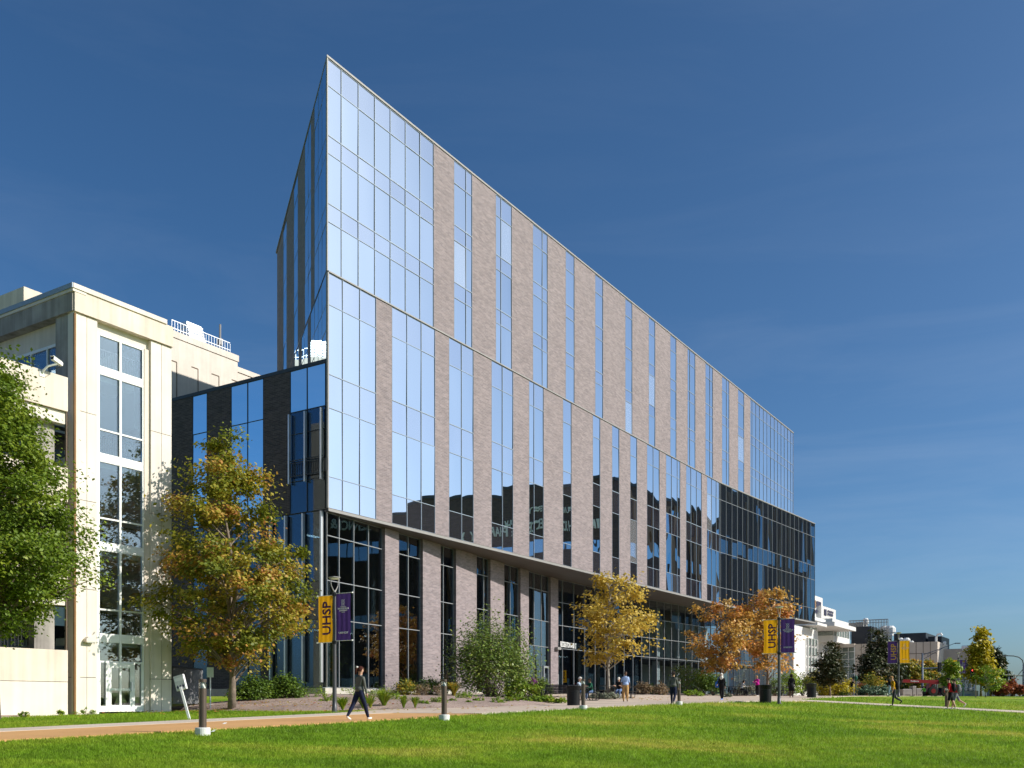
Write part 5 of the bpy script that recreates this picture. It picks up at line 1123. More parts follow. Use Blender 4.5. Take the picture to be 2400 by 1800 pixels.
def banner(name, label, parent_xy, z0, side, colour, style, w=0.76, hgt=1.83, rz=0, group='campus banners'):
    """cloth in local x (away from the pole), z; faces -y"""
    B = thing(name, label, 'banner', (parent_xy[0], parent_xy[1], z0), rz, group); s = side; cl = MB(); n, m_ = 14, 10
    vs, rg = [], random.Random(sum(map(ord, label)))
    ph = rg.random()*6
    for j in range(m_+1):
        for i in range(n+1):
            t, q = i/n, j/m_; xx = s*(0.10 + w*t*(1 - 0.03*math.sin(q*math.pi)))
            yy = 0.016*math.sin(t*19 + ph)*(0.3+0.7*math.sin(q*math.pi)) + 0.012*math.sin(q*7+ph)
            vs.append((xx, yy, hgt*q))
    fs = [(j*(n+1)+i, j*(n+1)+i+1, (j+1)*(n+1)+i+1, (j+1)*(n+1)+i) for j in range(m_) for i in range(n)]
    cl.add(vs, fs if s > 0 else [tuple(reversed(f)) for f in fs])
    c = cl.build('cloth', M[colour], B, smooth=True)
    pass
    rd = MB()
    for zz in (-0.01, hgt+0.01): rd.bar((s*0.04, 0, zz), (s*(0.16+w), 0, zz), 0.014); rd.box(s*(0.16+w)-0.03, s*(0.16+w)+0.03, -0.025, 0.025, zz-0.025, zz+0.025)
    rd.build('banner_rod', M['white'], B)
    cxx = s*(0.10 + w/2)
    if style[0] == 'big':
        o = text('UHSP', 1.32, 0.44, style[1], c, (cxx + 0.10*(-1 if s < 0 else 1)*(-1), -0.045, hgt*0.52), (0, R(-90), 0), bold=0.02)
    else:
        emblem(c, style[1], (cxx, -0.045, hgt*0.80), 0, 0.20)
        for tx_, w_, h_, zz in (('UNIVERSITY OF', 0.30, 0.028, 0.71), ('HEALTH SCIENCES', 0.56, 0.062, 0.675), ('& PHARMACY', 0.40, 0.058, 0.632), ('EST 1864', 0.16, 0.024, 0.595), ('UHSP.EDU', 0.46, 0.075, 0.16)):
            text(tx_, w_, h_, style[1], c, (cxx + 0.02, -0.045, hgt*zz), 0, bold=0.012)
    return B
def lamp_post(px, d, label, full=True, hgt=5.36):
    x, y = P(px, d); z0 = G(x, y) - 0.03
    L = thing('lamp_post', label, 'lamp post', (x, y, z0), THETA, 'banner lamp posts')
    MB().lathe([(0.16, 0), (0.16, 0.05), (0.105, 0.07), (0.085, 0.5), (0.062, hgt-0.75), (0.062, hgt-0.62)], seg=14).build('pole', M['pole'], L, smooth=True)
    if full:
        f = MB(); zt = hgt - 0.04
        for s in (-1, 1): f.tube([(0, 0, hgt-0.62), (s*0.09, 0, hgt-0.52), (s*0.19, 0, hgt-0.36), (s*0.215, 0, hgt-0.16), (s*0.205, 0, zt)], [0.035, 0.022, 0.018, 0.016, 0.015], 7)
        f.lathe([(0.05, hgt-0.66), (0.06, hgt-0.6), (0.03, hgt-0.56)], seg=10)
        f.build('arms', M['trim'], L)
        MB().lathe([(0.21, zt-0.035), (0.235, zt-0.02), (0.235, zt+0.01), (0.12, zt+0.03), (0.02, zt+0.05)], seg=24).build('head', M['trim'], L)
        MB().lathe([(0.16, zt-0.07), (0.20, zt-0.036)], seg=20).build('lens', M['white'], L)
    k = MB()
    for zz in (2.77, 4.66): k.lathe([(0.06, zz-0.07), (0.10, zz-0.06), (0.10, zz+0.06), (0.06, zz+0.07)], seg=10)
    k.build('banner_clamp', M['black'], L)
    return (x, y), z0
RZB = THETA - math.pi/2                            # banners stand square to the path
b1, z1 = lamp_post(784, 38, 'tall lamp post with banners at the mulch bed, nearest')
banner('banner', 'gold banner with upright purple letters, beside the maple', b1, z1+2.79, -1, 'gold', ('big', M['purple_ink']), rz=RZB)
banner('banner', 'purple banner with white emblem in front of the corner glass', b1, z1+2.84, 1, 'purple', ('info', M['white_ink']), rz=RZB)
b2, z2_ = lamp_post(1826, 52.8, 'lamp post with banners on the lawn edge beside a litter bin')
banner('banner', 'gold banner with purple letters in front of the orange trees', b2, z2_+2.79, -1, 'gold', ('big', M['purple_ink']), rz=RZB)
banner('banner', 'purple banner with white emblem in front of the orange trees', b2, z2_+2.80, 1, 'purple', ('info', M['white_ink']), rz=RZB)
b3, z3 = lamp_post(2106, 80, 'lamp post with banners behind the man in yellow')
banner('banner', 'purple banner with upright gold letters beside the dark tree', b3, z3+2.79, -1, 'purple', ('big', M['gold_ink']), rz=RZB)
banner('banner', 'gold banner with white emblem in front of the limestone wall', b3, z3+2.80, 1, 'gold', ('info', M['white_ink']), rz=RZB)
b4, z4 = lamp_post(2246, 118, 'far lamp post behind the two walkers in red')
banner('banner', 'far gold banner half hidden by the young green tree', b4, z4+2.6, -1, 'gold', ('big', M['purple_ink']), rz=RZB)
banner('banner', 'far purple banner with white emblem beside the young green tree', b4, z4+2.6, 1, 'purple', ('info', M['white_ink']), rz=RZB)

# ------------------------------------------------------------------ leaning sign, fence, posts
x, y = P(447, 30.8); SG = thing('leaning_sign', 'small white parking sign on a post leaning left', 'sign', (x, y, G(x, y) - 0.15), 0)
ln = R(-15.5)
MB().box(-0.035, 0.035, -0.03, 0.03, 0, 1.22).build('post', M['white'], SG, (0, 0, 0), (0, ln, 0))
b_ = MB().box(-0.17, 0.17, -0.045, 0.06, 1.12, 1.60)
sb = b_.build('sign_box', M['base_white'], SG, (0, 0, 0), (0, ln, R(-12)))
MB().box(-0.16, 0.16, -0.050, -0.046, 1.42, 1.52).build('print_panel', M['white'], sb)
ic = MB()
for k in range(3):
    cx_ = -0.10 + k*0.10; ic.extr([(cx_, 1.16), (cx_+0.036, 1.23), (cx_, 1.30), (cx_-0.036, 1.23)], -0.052, -0.046)
ic.build('print_icons', M['ink'], sb)
x, y = P(493, 43.5); SP = thing('sign_post', 'thin pale metal post beside the maple trunk', 'post', (x, y, G(x, y)-0.05))
MB().bar((0, 0, 0), (0, 0, 1.9), 0.035).build('post', M['alu'], SP); MB().box(-0.15, 0.15, -0.03, -0.01, 1.5, 1.95).build('plate', M['alu'], SP)
fa, fb_ = P(403, 43.4), P(474, 46.5)
FN = thing('screen_fence', 'dark lattice screen fence between the stair tower and maple', 'fence', (fa[0], fa[1], G(*fa)-0.05), math.atan2(fb_[1]-fa[1], fb_[0]-fa[0]))
fl_ = math.hypot(fb_[0]-fa[0], fb_[1]-fa[1])
bars = MB(); n_ = int(fl_/0.105)
for k in range(n_+1): bars.box(k*fl_/n_-0.016, k*fl_/n_+0.016, -0.016, 0.016, 0, 2.05)
bars.box(0, fl_, -0.025, -0.018, 0.18, 0.24); bars.box(0, fl_, -0.025, -0.018, 1.95, 2.02)
bars.build('pickets', M['black'], FN)
lt = MB()
for k in range(-26, int(fl_/0.07)+1):
    for sg in (1,):
        x0_, x1_ = k*0.07, k*0.07+1.6; za_, zc_ = 0.36, 1.96
        a = max(0, x0_); b2_ = min(fl_, x1_)
        if b2_ > a: lt.bar((a, -0.03, za_+(a-x0_)), (b2_, -0.03, za_+(b2_-x0_)), 0.012, seg=4)
M['lattice_grey'] = plain('lattice_grey', (0.20, 0.20, 0.21), 0.6)
stuff(lt.build('lattice', M['lattice_grey'], FN))
KB = MB(); pa, pb_ = P(485, 45.2), P(640, 48.0)
struct(KB.box(0, math.hypot(pb_[0]-pa[0], pb_[1]-pa[1]), -0.2, 0.2, -0.2, 0.16).build('kerb_wall', M['concrete'], None, (pa[0], pa[1], G(*pa)), math.atan2(pb_[1]-pa[1], pb_[0]-pa[0])))

# ------------------------------------------------------------------ litter bins, bench, picnic tables
def bin_(px, d, label, s=1.0):
    x, y = P(px, d); B = thing('litter_bin', label, 'litter bin', (x, y, G(x, y)), 0, 'black slatted litter bins')
    MB().lathe([(0.27*s, 0.03), (0.29*s, 0.70*s), (0.20*s, 0.72*s)], seg=18).build('liner', M['black'], B)
    sl = MB()
    for k in range(30):
        an = 2*math.pi*k/30; c_, s_ = math.cos(an), math.sin(an); t_ = Vector((-s_, c_, 0))*0.022*s
        pts = [Vector((c_*0.30*s, s_*0.30*s, 0.04)), Vector((c_*0.315*s, s_*0.315*s, 0.75*s)), Vector((c_*0.35*s, s_*0.35*s, 0.93*s))]
        vs = []
        for p in pts: vs += [p-t_, p+t_]
        o_ = Vector((c_, s_, 0))*0.008; vs += [v+o_ for v in vs]
        sl.add(vs, [(0,1,3,2), (2,3,5,4), (7,6,8,9), (9,8,10,11), (0,2,8,6), (2,4,10,8), (3,1,7,9), (5,3,9,11)])
    sl.build('slats', M['black'], B)
    MB().lathe([(0.33*s, 0.92*s), (0.37*s, 0.94*s), (0.37*s, 0.97*s), (0.20*s, 0.985*s), (0.19*s, 0.955*s)], seg=24).build('rim', M['black'], B)
    MB().lathe([(0.30*s, 0.0), (0.31*s, 0.02), (0.31*s, 0.06), (0.28*s, 0.07)], seg=20).build('foot', M['black'], B)
bin_(1344, 47.0, 'black litter bin beside the park bench', 1.0); bin_(1794, 53.5, 'black litter bin left of the plaza lamp post', 1.02); bin_(1902, 68, 'black litter bin in front of the yellow shrubs', 1.0)
def slat_board(mb, a, b, n, w, t, gap):
    pass
x, y = P(1310, 53); BN = thing('park_bench', 'black metal slatted bench beside the litter bin', 'bench', (x, y, G(x, y)), R(-24))
for k in range(6): MB().box(-0.95, 0.95, -0.25+k*0.085, -0.19+k*0.085, 0.43, 0.46).build('seat_slat', M['black'], BN)
for k in range(6): MB().box(-0.95, 0.95, 0.0, 0.03, 0, 0.065).build('back_slat', M['black'], BN, (0, 0.27+k*0.028, 0.48+k*0.085), (R(-18), 0, 0))
for s in (-1, 1):
    lg = MB(); xx = s*0.92
    lg.tube([(xx, -0.26, 0), (xx, -0.25, 0.44), (xx, 0.25, 0.44), (xx, 0.42, 0.98)], 0.032, 6); lg.tube([(xx, 0.30, 0), (xx, 0.22, 0.44)], 0.032, 6); lg.tube([(xx, -0.26, 0.44), (xx, -0.27, 0.66), (xx, 0.28, 0.68)], 0.028, 6)
    lg.build('end_frame', M['black'], BN)
def table(px, d, label, rz):
    x, y = P(px, d); T = thing('picnic_table', label, 'picnic table', (x, y, G(x, y)), rz, 'black metal picnic tables')
    MB().box(-0.62, 0.62, -0.55, 0.55, 0.72, 0.755).build('table_top', M['black'], T)
    for an in range(4):
        MB().box(-0.55, 0.55, -0.98, -0.70, 0.43, 0.46).build('seat', M['black'], T, (0, 0, 0), an*math.pi/2)
        l_ = MB(); l_.tube([(0.25, -0.1, 0.70), (0.25, -0.25, 0.10), (0.25, -0.35, 0.03), (0.25, -0.75, 0.03), (0.25, -0.88, 0.08), (0.25, -0.90, 0.43)], 0.024, 6)
        l_.tube([(-0.25, -0.1, 0.70), (-0.25, -0.25, 0.10), (-0.25, -0.35, 0.03), (-0.25, -0.75, 0.03), (-0.25, -0.88, 0.08), (-0.25, -0.90, 0.43)], 0.024, 6)
        l_.build('leg', M['black'], T, (0, 0, 0), an*math.pi/2)
table(1368, 56.5, 'black picnic table with the bearded man and woman in green', R(15)); table(1455, 62.5, 'black picnic table with the man in the white cap', R(20)); table(1432, 66, 'black picnic table behind the golden tree trunk', R(35))
table(1716, 77, 'black picnic table behind the woman in the white scarf', R(10)); table(1752, 78.5, 'black picnic table left of the woman in magenta', R(30)); table(1828, 78, 'black picnic table behind the plaza lamp post', R(5))

# ------------------------------------------------------------------ crossing: signals, street lights, loader, monument sign
M['steel_blue'] = plain('blue_grey_pole', (0.075, 0.10, 0.14), 0.45, 0.4, var=0.08)
M['sig_red'] = emit('red_signal', (1.0, 0.06, 0.04), 4.0)
M['red_paint'] = plain('red_paint', (0.24, 0.012, 0.016), 0.4, var=0.12, scale=2)
M['rubber'] = plain('rubber', (0.014, 0.014, 0.014), 0.85, var=0.1)
def signal_head(name, label, px, py, d, lit=False, rz=0, sc_=1.0, back=True):
    x, y = P(px, d); S = thing(name, label, 'traffic light', (x, y, Z(py, d)), rz, 'traffic lights'); s = sc_
    MB().box(-0.16*s, 0.16*s, -0.1*s, 0.1*s, -0.55*s, 0.55*s).build('housing', M['black'], S)
    if back: MB().box(-0.30*s, 0.30*s, 0.0, 0.02, -0.70*s, 0.70*s).build('backplate', M['black'], S)
    for k in range(3):
        zz = (0.36-0.36*k)*s
        MB().lathe([(0.13*s, 0), (0.13*s, 0.02*s)], seg=14).build('lens', M['sig_red'] if lit and k == 0 else M['rubber'], S, (0, -0.1*s, zz), (R(90), 0, 0))
        v = MB().lathe([(0.15*s, 0), (0.15*s, 0.2*s), (0.14*s, 0.2*s), (0.14*s, 0.02*s)], seg=14); v.build('visor', M['black'], S, (0, -0.1*s, zz), (R(90), 0, 0))
d_ = 138
x, y = P(2161.8, d_); zg_ = G(x, y); SP2 = thing('signal_pole', 'blue grey signal pole with mast arm and street light', 'signal pole', (x, y, zg_))
mz = lambda py: Z(py, d_) - zg_
mxp = lambda px: (px-2161.8)/F*d_
MB().lathe([(0.2, -0.1), (0.16, 0.4), (0.12, mz(1531))], seg=10).build('pole', M['steel_blue'], SP2, smooth=True)
MB().tube([(0, 0, mz(1567)), (mxp(2185), 0, mz(1566)), (mxp(2222), 0, mz(1563.5))], [0.13, 0.10, 0.05], 8).build('mast_arm', M['steel_blue'], SP2)
la = MB(); la.tube([(0, 0, mz(1535)), (mxp(2200), 0, mz(1522)), (mxp(2236), 0, mz(1508.5)), (mxp(2242), 0, mz(1508))], [0.06, 0.05, 0.045, 0.045], 6); la.tube([(0, 0, mz(1546)), (mxp(2180), 0, mz(1536)), (mxp(2212), 0, mz(1517.5))], 0.04, 6); la.bar((mxp(2175), 0, mz(1531)), (mxp(2175), 0, mz(1538.5)), 0.04)
la.build('lamp_arm', M['steel_blue'], SP2); MB().box(mxp(2239), mxp(2249.5), -0.2, 0.2, mz(1508.8), mz(1506.6)).build('lamp_head', M['steel_blue'], SP2)
signal_head('traffic_light', 'dark backed traffic light hanging on the blue mast arm', 2202, 1563.5, 137, sc_=0.95, rz=math.pi)
signal_head('traffic_light', 'dark traffic light beside the far purple banner', 2266, 1560, 140, sc_=0.9, rz=math.pi)
signal_head('traffic_light', 'traffic light showing red in front of the yellow tree', 2277.5, 1577, 97, lit=True, sc_=0.70, back=False)
signal_head('traffic_light', 'three lens traffic light hanging on the right mast arm', 2368.5, 1592.5, 105, sc_=0.85, rz=R(60), back=False)
x, y = P(2399, 104); zg_ = G(x, y); SP3 = thing('signal_pole', 'green grey pole at the right edge with curved street light', 'signal pole', (x, y, zg_)); d_ = 104
mz = lambda py: Z(py, d_) - zg_; mxp = lambda px: (px-2399)/F*d_
MB().lathe([(0.17, -0.1), (0.13, 0.3), (0.09, mz(1556))], seg=10).build('pole', M['steel_blue'], SP3, smooth=True)
MB().tube([(0, 0, mz(1557)), (mxp(2396), 0, mz(1547)), (mxp(2388), 0, mz(1540.5)), (mxp(2376), 0, mz(1537.5)), (mxp(2358), 0, mz(1536.8))], 0.055, 7).build('lamp_arm', M['pole'], SP3)
MB().extr([(mxp(2349), mz(1535.2)), (mxp(2361), mz(1535.8)), (mxp(2361), mz(1538.2)), (mxp(2349), mz(1537.6))], -0.14, 0.14).build('lamp_head', M['pole'], SP3)
am = MB(); am.tube([(0, 0, mz(1584)), (mxp(2350), 0, mz(1581.5))], [0.07, 0.05], 7); am.bar((0, 0, mz(1567)), (mxp(2378), 0, mz(1592)), 0.04); am.build('mast_arm', M['trim'], SP3)
x, y = P(2377.5, 100); zg_ = G(x, y); PD = thing('pedestrian_signal', 'pale pole with black pedestrian signal box among red shrubs', 'pedestrian signal', (x, y, zg_))
MB().lathe([(0.11, -0.05), (0.08, 0.2), (0.075, Z(1581, 100)-zg_)], seg=10).build('pole', M['trim'], PD); zz = Z(1623.5, 100)-zg_
MB().box(-0.06, 0.50, -0.2, 0.1, zz-0.14, zz+0.14).build('signal_box', M['black'], PD)
# red boom loader, half hidden by the rise of the lawn
d_ = 116; x, y = P(2165, d_); zg_ = G(x, y); k_ = d_/F; LD = thing('boom_loader', 'red boom loader parked behind the lawn with its boom lowered', 'loader', (x, y, zg_), R(4))
q = lambda px: (px-2165)*k_; zq_ = lambda py: Z(py, d_) - zg_
MB().box(q(2168), q(2215), -0.9, 0.9, 0.55, zq_(1618)).build('chassis', M['red_paint'], LD)
MB().extr([(q(2168), zq_(1619)), (q(2171), zq_(1602)), (q(2200), zq_(1602)), (q(2203), zq_(1619))], -0.95, -0.1).build('cab', M['red_paint'], LD)
cb_ = MB(); cb_.extr([(q(2173.5), zq_(1617)), (q(2175), zq_(1604)), (q(2185), zq_(1604)), (q(2185), zq_(1617))], -0.98, -0.955); cb_.extr([(q(2187), zq_(1617)), (q(2187), zq_(1604)), (q(2197), zq_(1604)), (q(2199), zq_(1617))], -0.98, -0.955)
cb_.build('cab_window', M['glass_dark'], LD)
MB().extr([(q(2110), zq_(1600)), (q(2110), zq_(1592.5)), (q(2195), zq_(1594)), (q(2204), zq_(1597)), (q(2204), zq_(1602))], -0.55, -0.15).build('boom', M['red_paint'], LD)
MB().extr([(q(2195), zq_(1601)), (q(2197), zq_(1594)), (q(2214), zq_(1597)), (q(2216), zq_(1605))], -0.6, 0.0).build('boom_head', M['black'], LD)
fk = MB(); fk.box(q(2206), q(2210), -0.8, 0.8, zq_(1608), zq_(1588)); fk.tube([(q(2200), -0.4, zq_(1592)), (q(2208), -0.4, zq_(1584)), (q(2214), -0.4, zq_(1590)), (q(2217), -0.4, zq_(1606))], 0.14, 6); fk.build('carriage', M['black'], LD)
text('Pettibone', 1.0, 0.17, M['white_ink'], LD, (q(2138), -0.56, zq_(1596.5)), 0, bold=0.01)
for px_ in (2178, 2208):
    for yy in (-0.85, 0.85):
        w_ = MB().lathe([(0.3, -0.2), (0.58, -0.18), (0.62, -0.05), (0.62, 0.05), (0.58, 0.18), (0.3, 0.2)], seg=18).build('wheel', M['rubber'], LD, (q(px_), yy, 0.6), (R(90), 0, 0))
        MB().lathe([(0.28, -0.21), (0.28, 0.21)], seg=12).build('rim', M['red_paint'], w_)
for i, (pa_, pb2, ya_, lab) in enumerate(((2112, 2134, 1615, 'long grey concrete block on the street left of the loader'), (2135, 2143, 1608, 'tall grey concrete block standing on the street'), (2144, 2159, 1613.5, 'square grey concrete block right of the tall one'))):
    x, y = P((pa_+pb2)/2, 112); z_ = G(x, y); w_ = (pb2-pa_)/F*112
    t_ = thing('concrete_block', lab, 'concrete block', (x, y, z_), 0, 'grey blocks on the street')
    bm = bmesh.new(); bmesh.ops.create_cube(bm, size=1); bmesh.ops.scale(bm, vec=(w_, 1.0, Z(ya_, 112)-z_), verts=bm.verts); bmesh.ops.translate(bm, vec=(0, 0, (Z(ya_, 112)-z_)/2), verts=bm.verts); bmesh.ops.bevel(bm, geom=bm.edges[:], offset=0.04, segments=1, affect='EDGES')
    me = bpy.data.meshes.new('block'); bm.to_mesh(me); bm.free(); me.materials.append(M['concrete']); link('block', me, t_)
    MB().box(-w_*0.3, w_*0.3, -0.52, -0.502, 0.10, 0.16).build('lifting_slot', M['rubber'], t_)
x, y = P(2263, 108); z_ = G(x, y); MS = thing('monument_sign', 'low white monument sign with blue lettering', 'sign', (x, y, z_), 0); k_ = 108/F
MB().box(-15*k_, 15*k_, -0.25, 0.25, 0, Z(1620, 108)-z_).build('panel', M['bwhite'], MS); MB().box(15*k_, 27*k_, -0.3, 0.3, 0, Z(1619, 108)-z_).build('end_pier', M['bwhite'], MS); MB().box(-15.5*k_, 15.5*k_, -0.28, 0.28, Z(1620, 108)-z_, Z(1619, 108)-z_).build('cap', M['trim'], MS)
M['blue_ink'] = plain('blue_print', (0.10, 0.28, 0.55), 0.6)
text('St. Louis', 0.95, 0.2, M['blue_ink'], MS, (0, -0.27, (Z(1627, 108)-z_)), 0)
gp_ = P(2006, 93); GL_ = thing('post_lantern', 'short green post lantern beside the person on the phone', 'lamp', (gp_[0], gp_[1], G(*gp_)))
M['green_paint'] = plain('green_paint', (0.015, 0.09, 0.06), 0.5)
MB().lathe([(0.12, 0), (0.07, 0.2), (0.05, 1.45), (0.10, 1.5)], seg=10).build('post', M['green_paint'], GL_); MB().lathe([(0.10, 1.5), (0.16, 1.7), (0.16, 1.85), (0.05, 2.0), (0.02, 2.1)], seg=10).build('lantern', M['green_paint'], GL_)
gp_ = P(2257.5, 100); GL2 = thing('post_lantern', 'short green post lantern in front of the monument sign', 'lamp', (gp_[0], gp_[1], G(*gp_)))
MB().lathe([(0.10, 0), (0.06, 0.2), (0.05, 1.0), (0.08, 1.05)], seg=10).build('post', M['green_paint'], GL2); MB().lathe([(0.08, 1.05), (0.10, 1.15), (0.03, 1.25)], seg=10).build('lantern', M['green_paint'], GL2)
gp_ = P(2287, 82); ST_ = thing('tree_stake', 'thin wooden stake on the right lawn', 'stake', (gp_[0], gp_[1], G(*gp_)-0.1))
MB().box(-0.03, 0.03, -0.03, 0.03, 0, 1.6).build('stake', M['bark'], ST_)
# ------------------------------------------------------------------ people
M['sk_light'] = plain('light_skin', (0.52, 0.30, 0.21), 0.55, var=0.05); M['sk_dark'] = plain('dark_skin', (0.13, 0.065, 0.04), 0.5, var=0.05); M['sk_tan'] = plain('tan_skin', (0.36, 0.19, 0.12), 0.55, var=0.05)
def cloth(n, c): M[n] = plain(n, c, 0.85, var=0.14, scale=9, sp=0.2); return n
for n, c in (('grey_jacket', (0.115, 0.118, 0.105)), ('navy', (0.012, 0.016, 0.045)), ('blue_tee', (0.36, 0.48, 0.72)), ('khaki', (0.50, 0.30, 0.12)), ('black_cloth', (0.012, 0.012, 0.014)), ('white_cloth', (0.72, 0.69, 0.62)), ('magenta', (0.55, 0.02, 0.30)),
             ('yellow_tee', (0.70, 0.36, 0.01)), ('red_tee', (0.55, 0.015, 0.02)), ('jeans', (0.10, 0.16, 0.30)), ('light_jeans', (0.30, 0.40, 0.55)), ('dark_jeans', (0.035, 0.037, 0.042)), ('green_cloth', (0.02, 0.11, 0.06)), ('lime_cloth', (0.12, 0.42, 0.03)), ('pale_shirt', (0.42, 0.50, 0.60)),
             ('grey_cloth', (0.16, 0.165, 0.18)), ('white_shoe', (0.74, 0.70, 0.66)), ('black_shoe', (0.018, 0.018, 0.018)), ('blue_shoe', (0.16, 0.28, 0.62)), ('beige_shoe', (0.50, 0.42, 0.34)), ('hair_red', (0.055, 0.016, 0.010)), ('hair_dark', (0.018, 0.011, 0.008)), ('hair_blond', (0.36, 0.20, 0.08)), ('hair_white', (0.62, 0.60, 0.56)), ('bag_blue', (0.03, 0.14, 0.50)), ('yellow_vest', (0.62, 0.55, 0.22)), ('plum', (0.13, 0.02, 0.07))): cloth(n, c)
M['paper'] = M['white']
def person(label, px, d, H, face, outfit, pose, hair=None, seat=None, build_=1.0, sub=1, zoff=0.0, extra=None, group='people on the plaza and paths'):
    """outfit: torso arm fore thigh shin foot skin; pose: lean, legs ((thigh, knee), ...), arms ((fwd, bend, out), ...), turn, nod; seat = seat height"""
    x, y = P(px, d); z0 = G(x, y) + zoff; hu = H/1.75; b = build_
    T = thing('person', label, 'person', (x, y, z0), R(face) - math.pi/2, group)
    V, E, Rr, lab = [], [], [], []
    def add(p, r, parent=None, l='torso'):
        V.append(Vector(p)); Rr.append(r if hasattr(r, '__len__') else (r, r))
        if parent is not None: E.append((parent, len(V)-1)); lab.append(l)
        return len(V)-1
    lean, turn = R(pose.get('lean', 4)), R(pose.get('turn', 0))
    fw = lambda a, L: Vector((0, math.sin(a)*L, -math.cos(a)*L))
    pel = add((0, 0, 0), (0.125*hu*b, 0.10*hu*b))
    up = Vector((0, math.sin(lean), math.cos(lean))); side = Vector((1, 0, 0))
    wst = add(up*0.14*hu, (0.125*hu*b, 0.10*hu*b), pel); che = add(up*0.34*hu, (0.150*hu*b, 0.115*hu*b), wst); nb = add(up*0.475*hu, (0.085*hu, 0.075*hu), che)
    nod = R(pose.get('nod', 0)); hup = Vector((0, math.sin(lean*0.5+nod), math.cos(lean*0.5+nod)))
    base = V[nb]
    nk = add(base + up*0.055*hu, 0.052*hu, nb, 'neck'); jw = add(base + up*0.060*hu + hup*0.080*hu, (0.070*hu, 0.076*hu), nk, 'head'); hd = add(base + up*0.060*hu + hup*0.155*hu, (0.090*hu, 0.104*hu), jw, 'head'); tp = add(base + up*0.060*hu + hup*0.235*hu, (0.070*hu, 0.080*hu), hd, 'head')
    feet = []
    for s, (th, kn) in zip((-1, 1), pose.get('legs', ((0, 0), (0, 0)))):
        hip = add((s*0.085*hu, 0, -0.045*hu), (0.105*hu*b, 0.108*hu*b), pel, 'torso' if 'skirt' in outfit else 'thigh')
        th_, kn_ = R(th), R(kn); out = s*0.02*hu
        k1 = V[hip] + fw(th_, 0.22*hu) + Vector((out/2, 0, 0)); m1 = add(k1, 0.092*hu*b, hip, 'thigh'); k2 = V[hip] + fw(th_, 0.42*hu) + Vector((out, 0, 0)); kk = add(k2, 0.066*hu*b, m1, 'thigh')
        c1 = k2 + fw(th_-kn_, 0.16*hu); cc = add(c1, 0.066*hu*b, kk, 'shin'); a1 = k2 + fw(th_-kn_, 0.39*hu); aa = add(a1, 0.042*hu, cc, 'shin')
        fa = (th_-kn_)*0.75 if abs(th-kn) > 12 else 0; ft = Vector((0, math.cos(fa), math.sin(fa)))
        hl = add(a1 + Vector((0, -0.01, -0.045*hu)), 0.038*hu, aa, 'foot'); toe = add(a1 + ft*0.15*hu + Vector((0, 0, -0.055*hu)), (0.036*hu, 0.026*hu), hl, 'foot'); feet += [V[hl].z - 0.036*hu, V[toe].z - 0.026*hu]
    hands = []
    for s, (af, eb, ao) in zip((-1, 1), pose.get('arms', ((10, 15, 8), (-10, 15, 8)))):
        sh = add(up*0.435*hu + side*s*0.165*hu, 0.060*hu*b, che, 'torso'); a_, e_, o_ = R(af), R(eb), R(ao)
        def dv(a, o): return Vector((s*math.sin(o), math.sin(a)*math.cos(o), -math.cos(a)*math.cos(o)))
        u1 = V[sh] + dv(a_, o_)*0.14*hu; m_ = add(u1, 0.048*hu*b, sh, 'arm'); e1 = V[sh] + dv(a_, o_)*0.275*hu; el = add(e1, 0.040*hu*b, m_, 'arm')
        f_ = dv(a_+e_, o_*0.3 - (0.25 if eb > 60 else 0)); fm = add(e1 + f_*0.12*hu, 0.037*hu*b, el, 'fore'); wr = add(e1 + f_*0.235*hu, 0.025*hu, fm, 'fore'); pm_ = add(e1 + f_*0.285*hu, (0.032*hu, 0.018*hu), wr, 'hand')
        hands.append((e1 + f_*0.30*hu, f_))
        bx_ = f_.cross(side).normalized(); ln_ = f_.cross(bx_).normalized()
        for j, (off, L) in enumerate(((-0.024, 0.062), (-0.008, 0.072), (0.009, 0.067), (0.024, 0.052))):
            r0 = add(V[pm_] + f_*0.025*hu + ln_*off*hu, 0.0085*hu, pm_, 'hand'); k0 = add(V[r0] + (f_*0.9 + bx_*0.3*1).normalized()*L*0.5*hu, 0.008*hu, r0, 'hand'); add(V[k0] + (f_*0.6 + bx_*0.8).normalized()*L*0.5*hu, 0.0065*hu, k0, 'hand')
        t0 = add(V[pm_] + ln_*0.034*hu - f_*0.015*hu, 0.010*hu, pm_, 'hand'); add(V[t0] + (f_ + ln_*0.5 + bx_*0.3).normalized()*0.045*hu, 0.008*hu, t0, 'hand')
    low = min(feet); shift = Vector((0, 0, (seat + 0.10*hu) if seat else -low))
    if seat and low + shift.z < 0: shift.z = max(shift.z, 0.0) ; shift.z = -low if -low > shift.z else shift.z
    V = [v + shift for v in V]; hands = [(p + shift, f_) for p, f_ in hands]
    me = bpy.data.meshes.new('tmp'); me.from_pydata([tuple(v) for v in V], E, []); o = bpy.data.objects.new('tmp', me); col.objects.link(o)
    o.modifiers.new('skin', 'SKIN'); o.modifiers['skin'].use_smooth_shade = True
    if not me.skin_vertices: me.skin_vertices.new()
    sv = me.skin_vertices[0].data
    for i, r in enumerate(Rr): sv[i].radius = r
    for i in range(len(sv)): sv[i].use_root = (i == pel)
    ss = o.modifiers.new('sub', 'SUBSURF'); ss.levels = sub; ss.render_levels = sub
    dg = bpy.context.evaluated_depsgraph_get(); dg.update(); bm_ = bpy.data.meshes.new_from_object(o.evaluated_get(dg)); bpy.data.objects.remove(o)
    keys = ['torso', 'arm', 'fore', 'thigh', 'shin', 'foot', 'skin']; bm_.materials.clear()
    for k in keys: bm_.materials.append(M[outfit[k]])
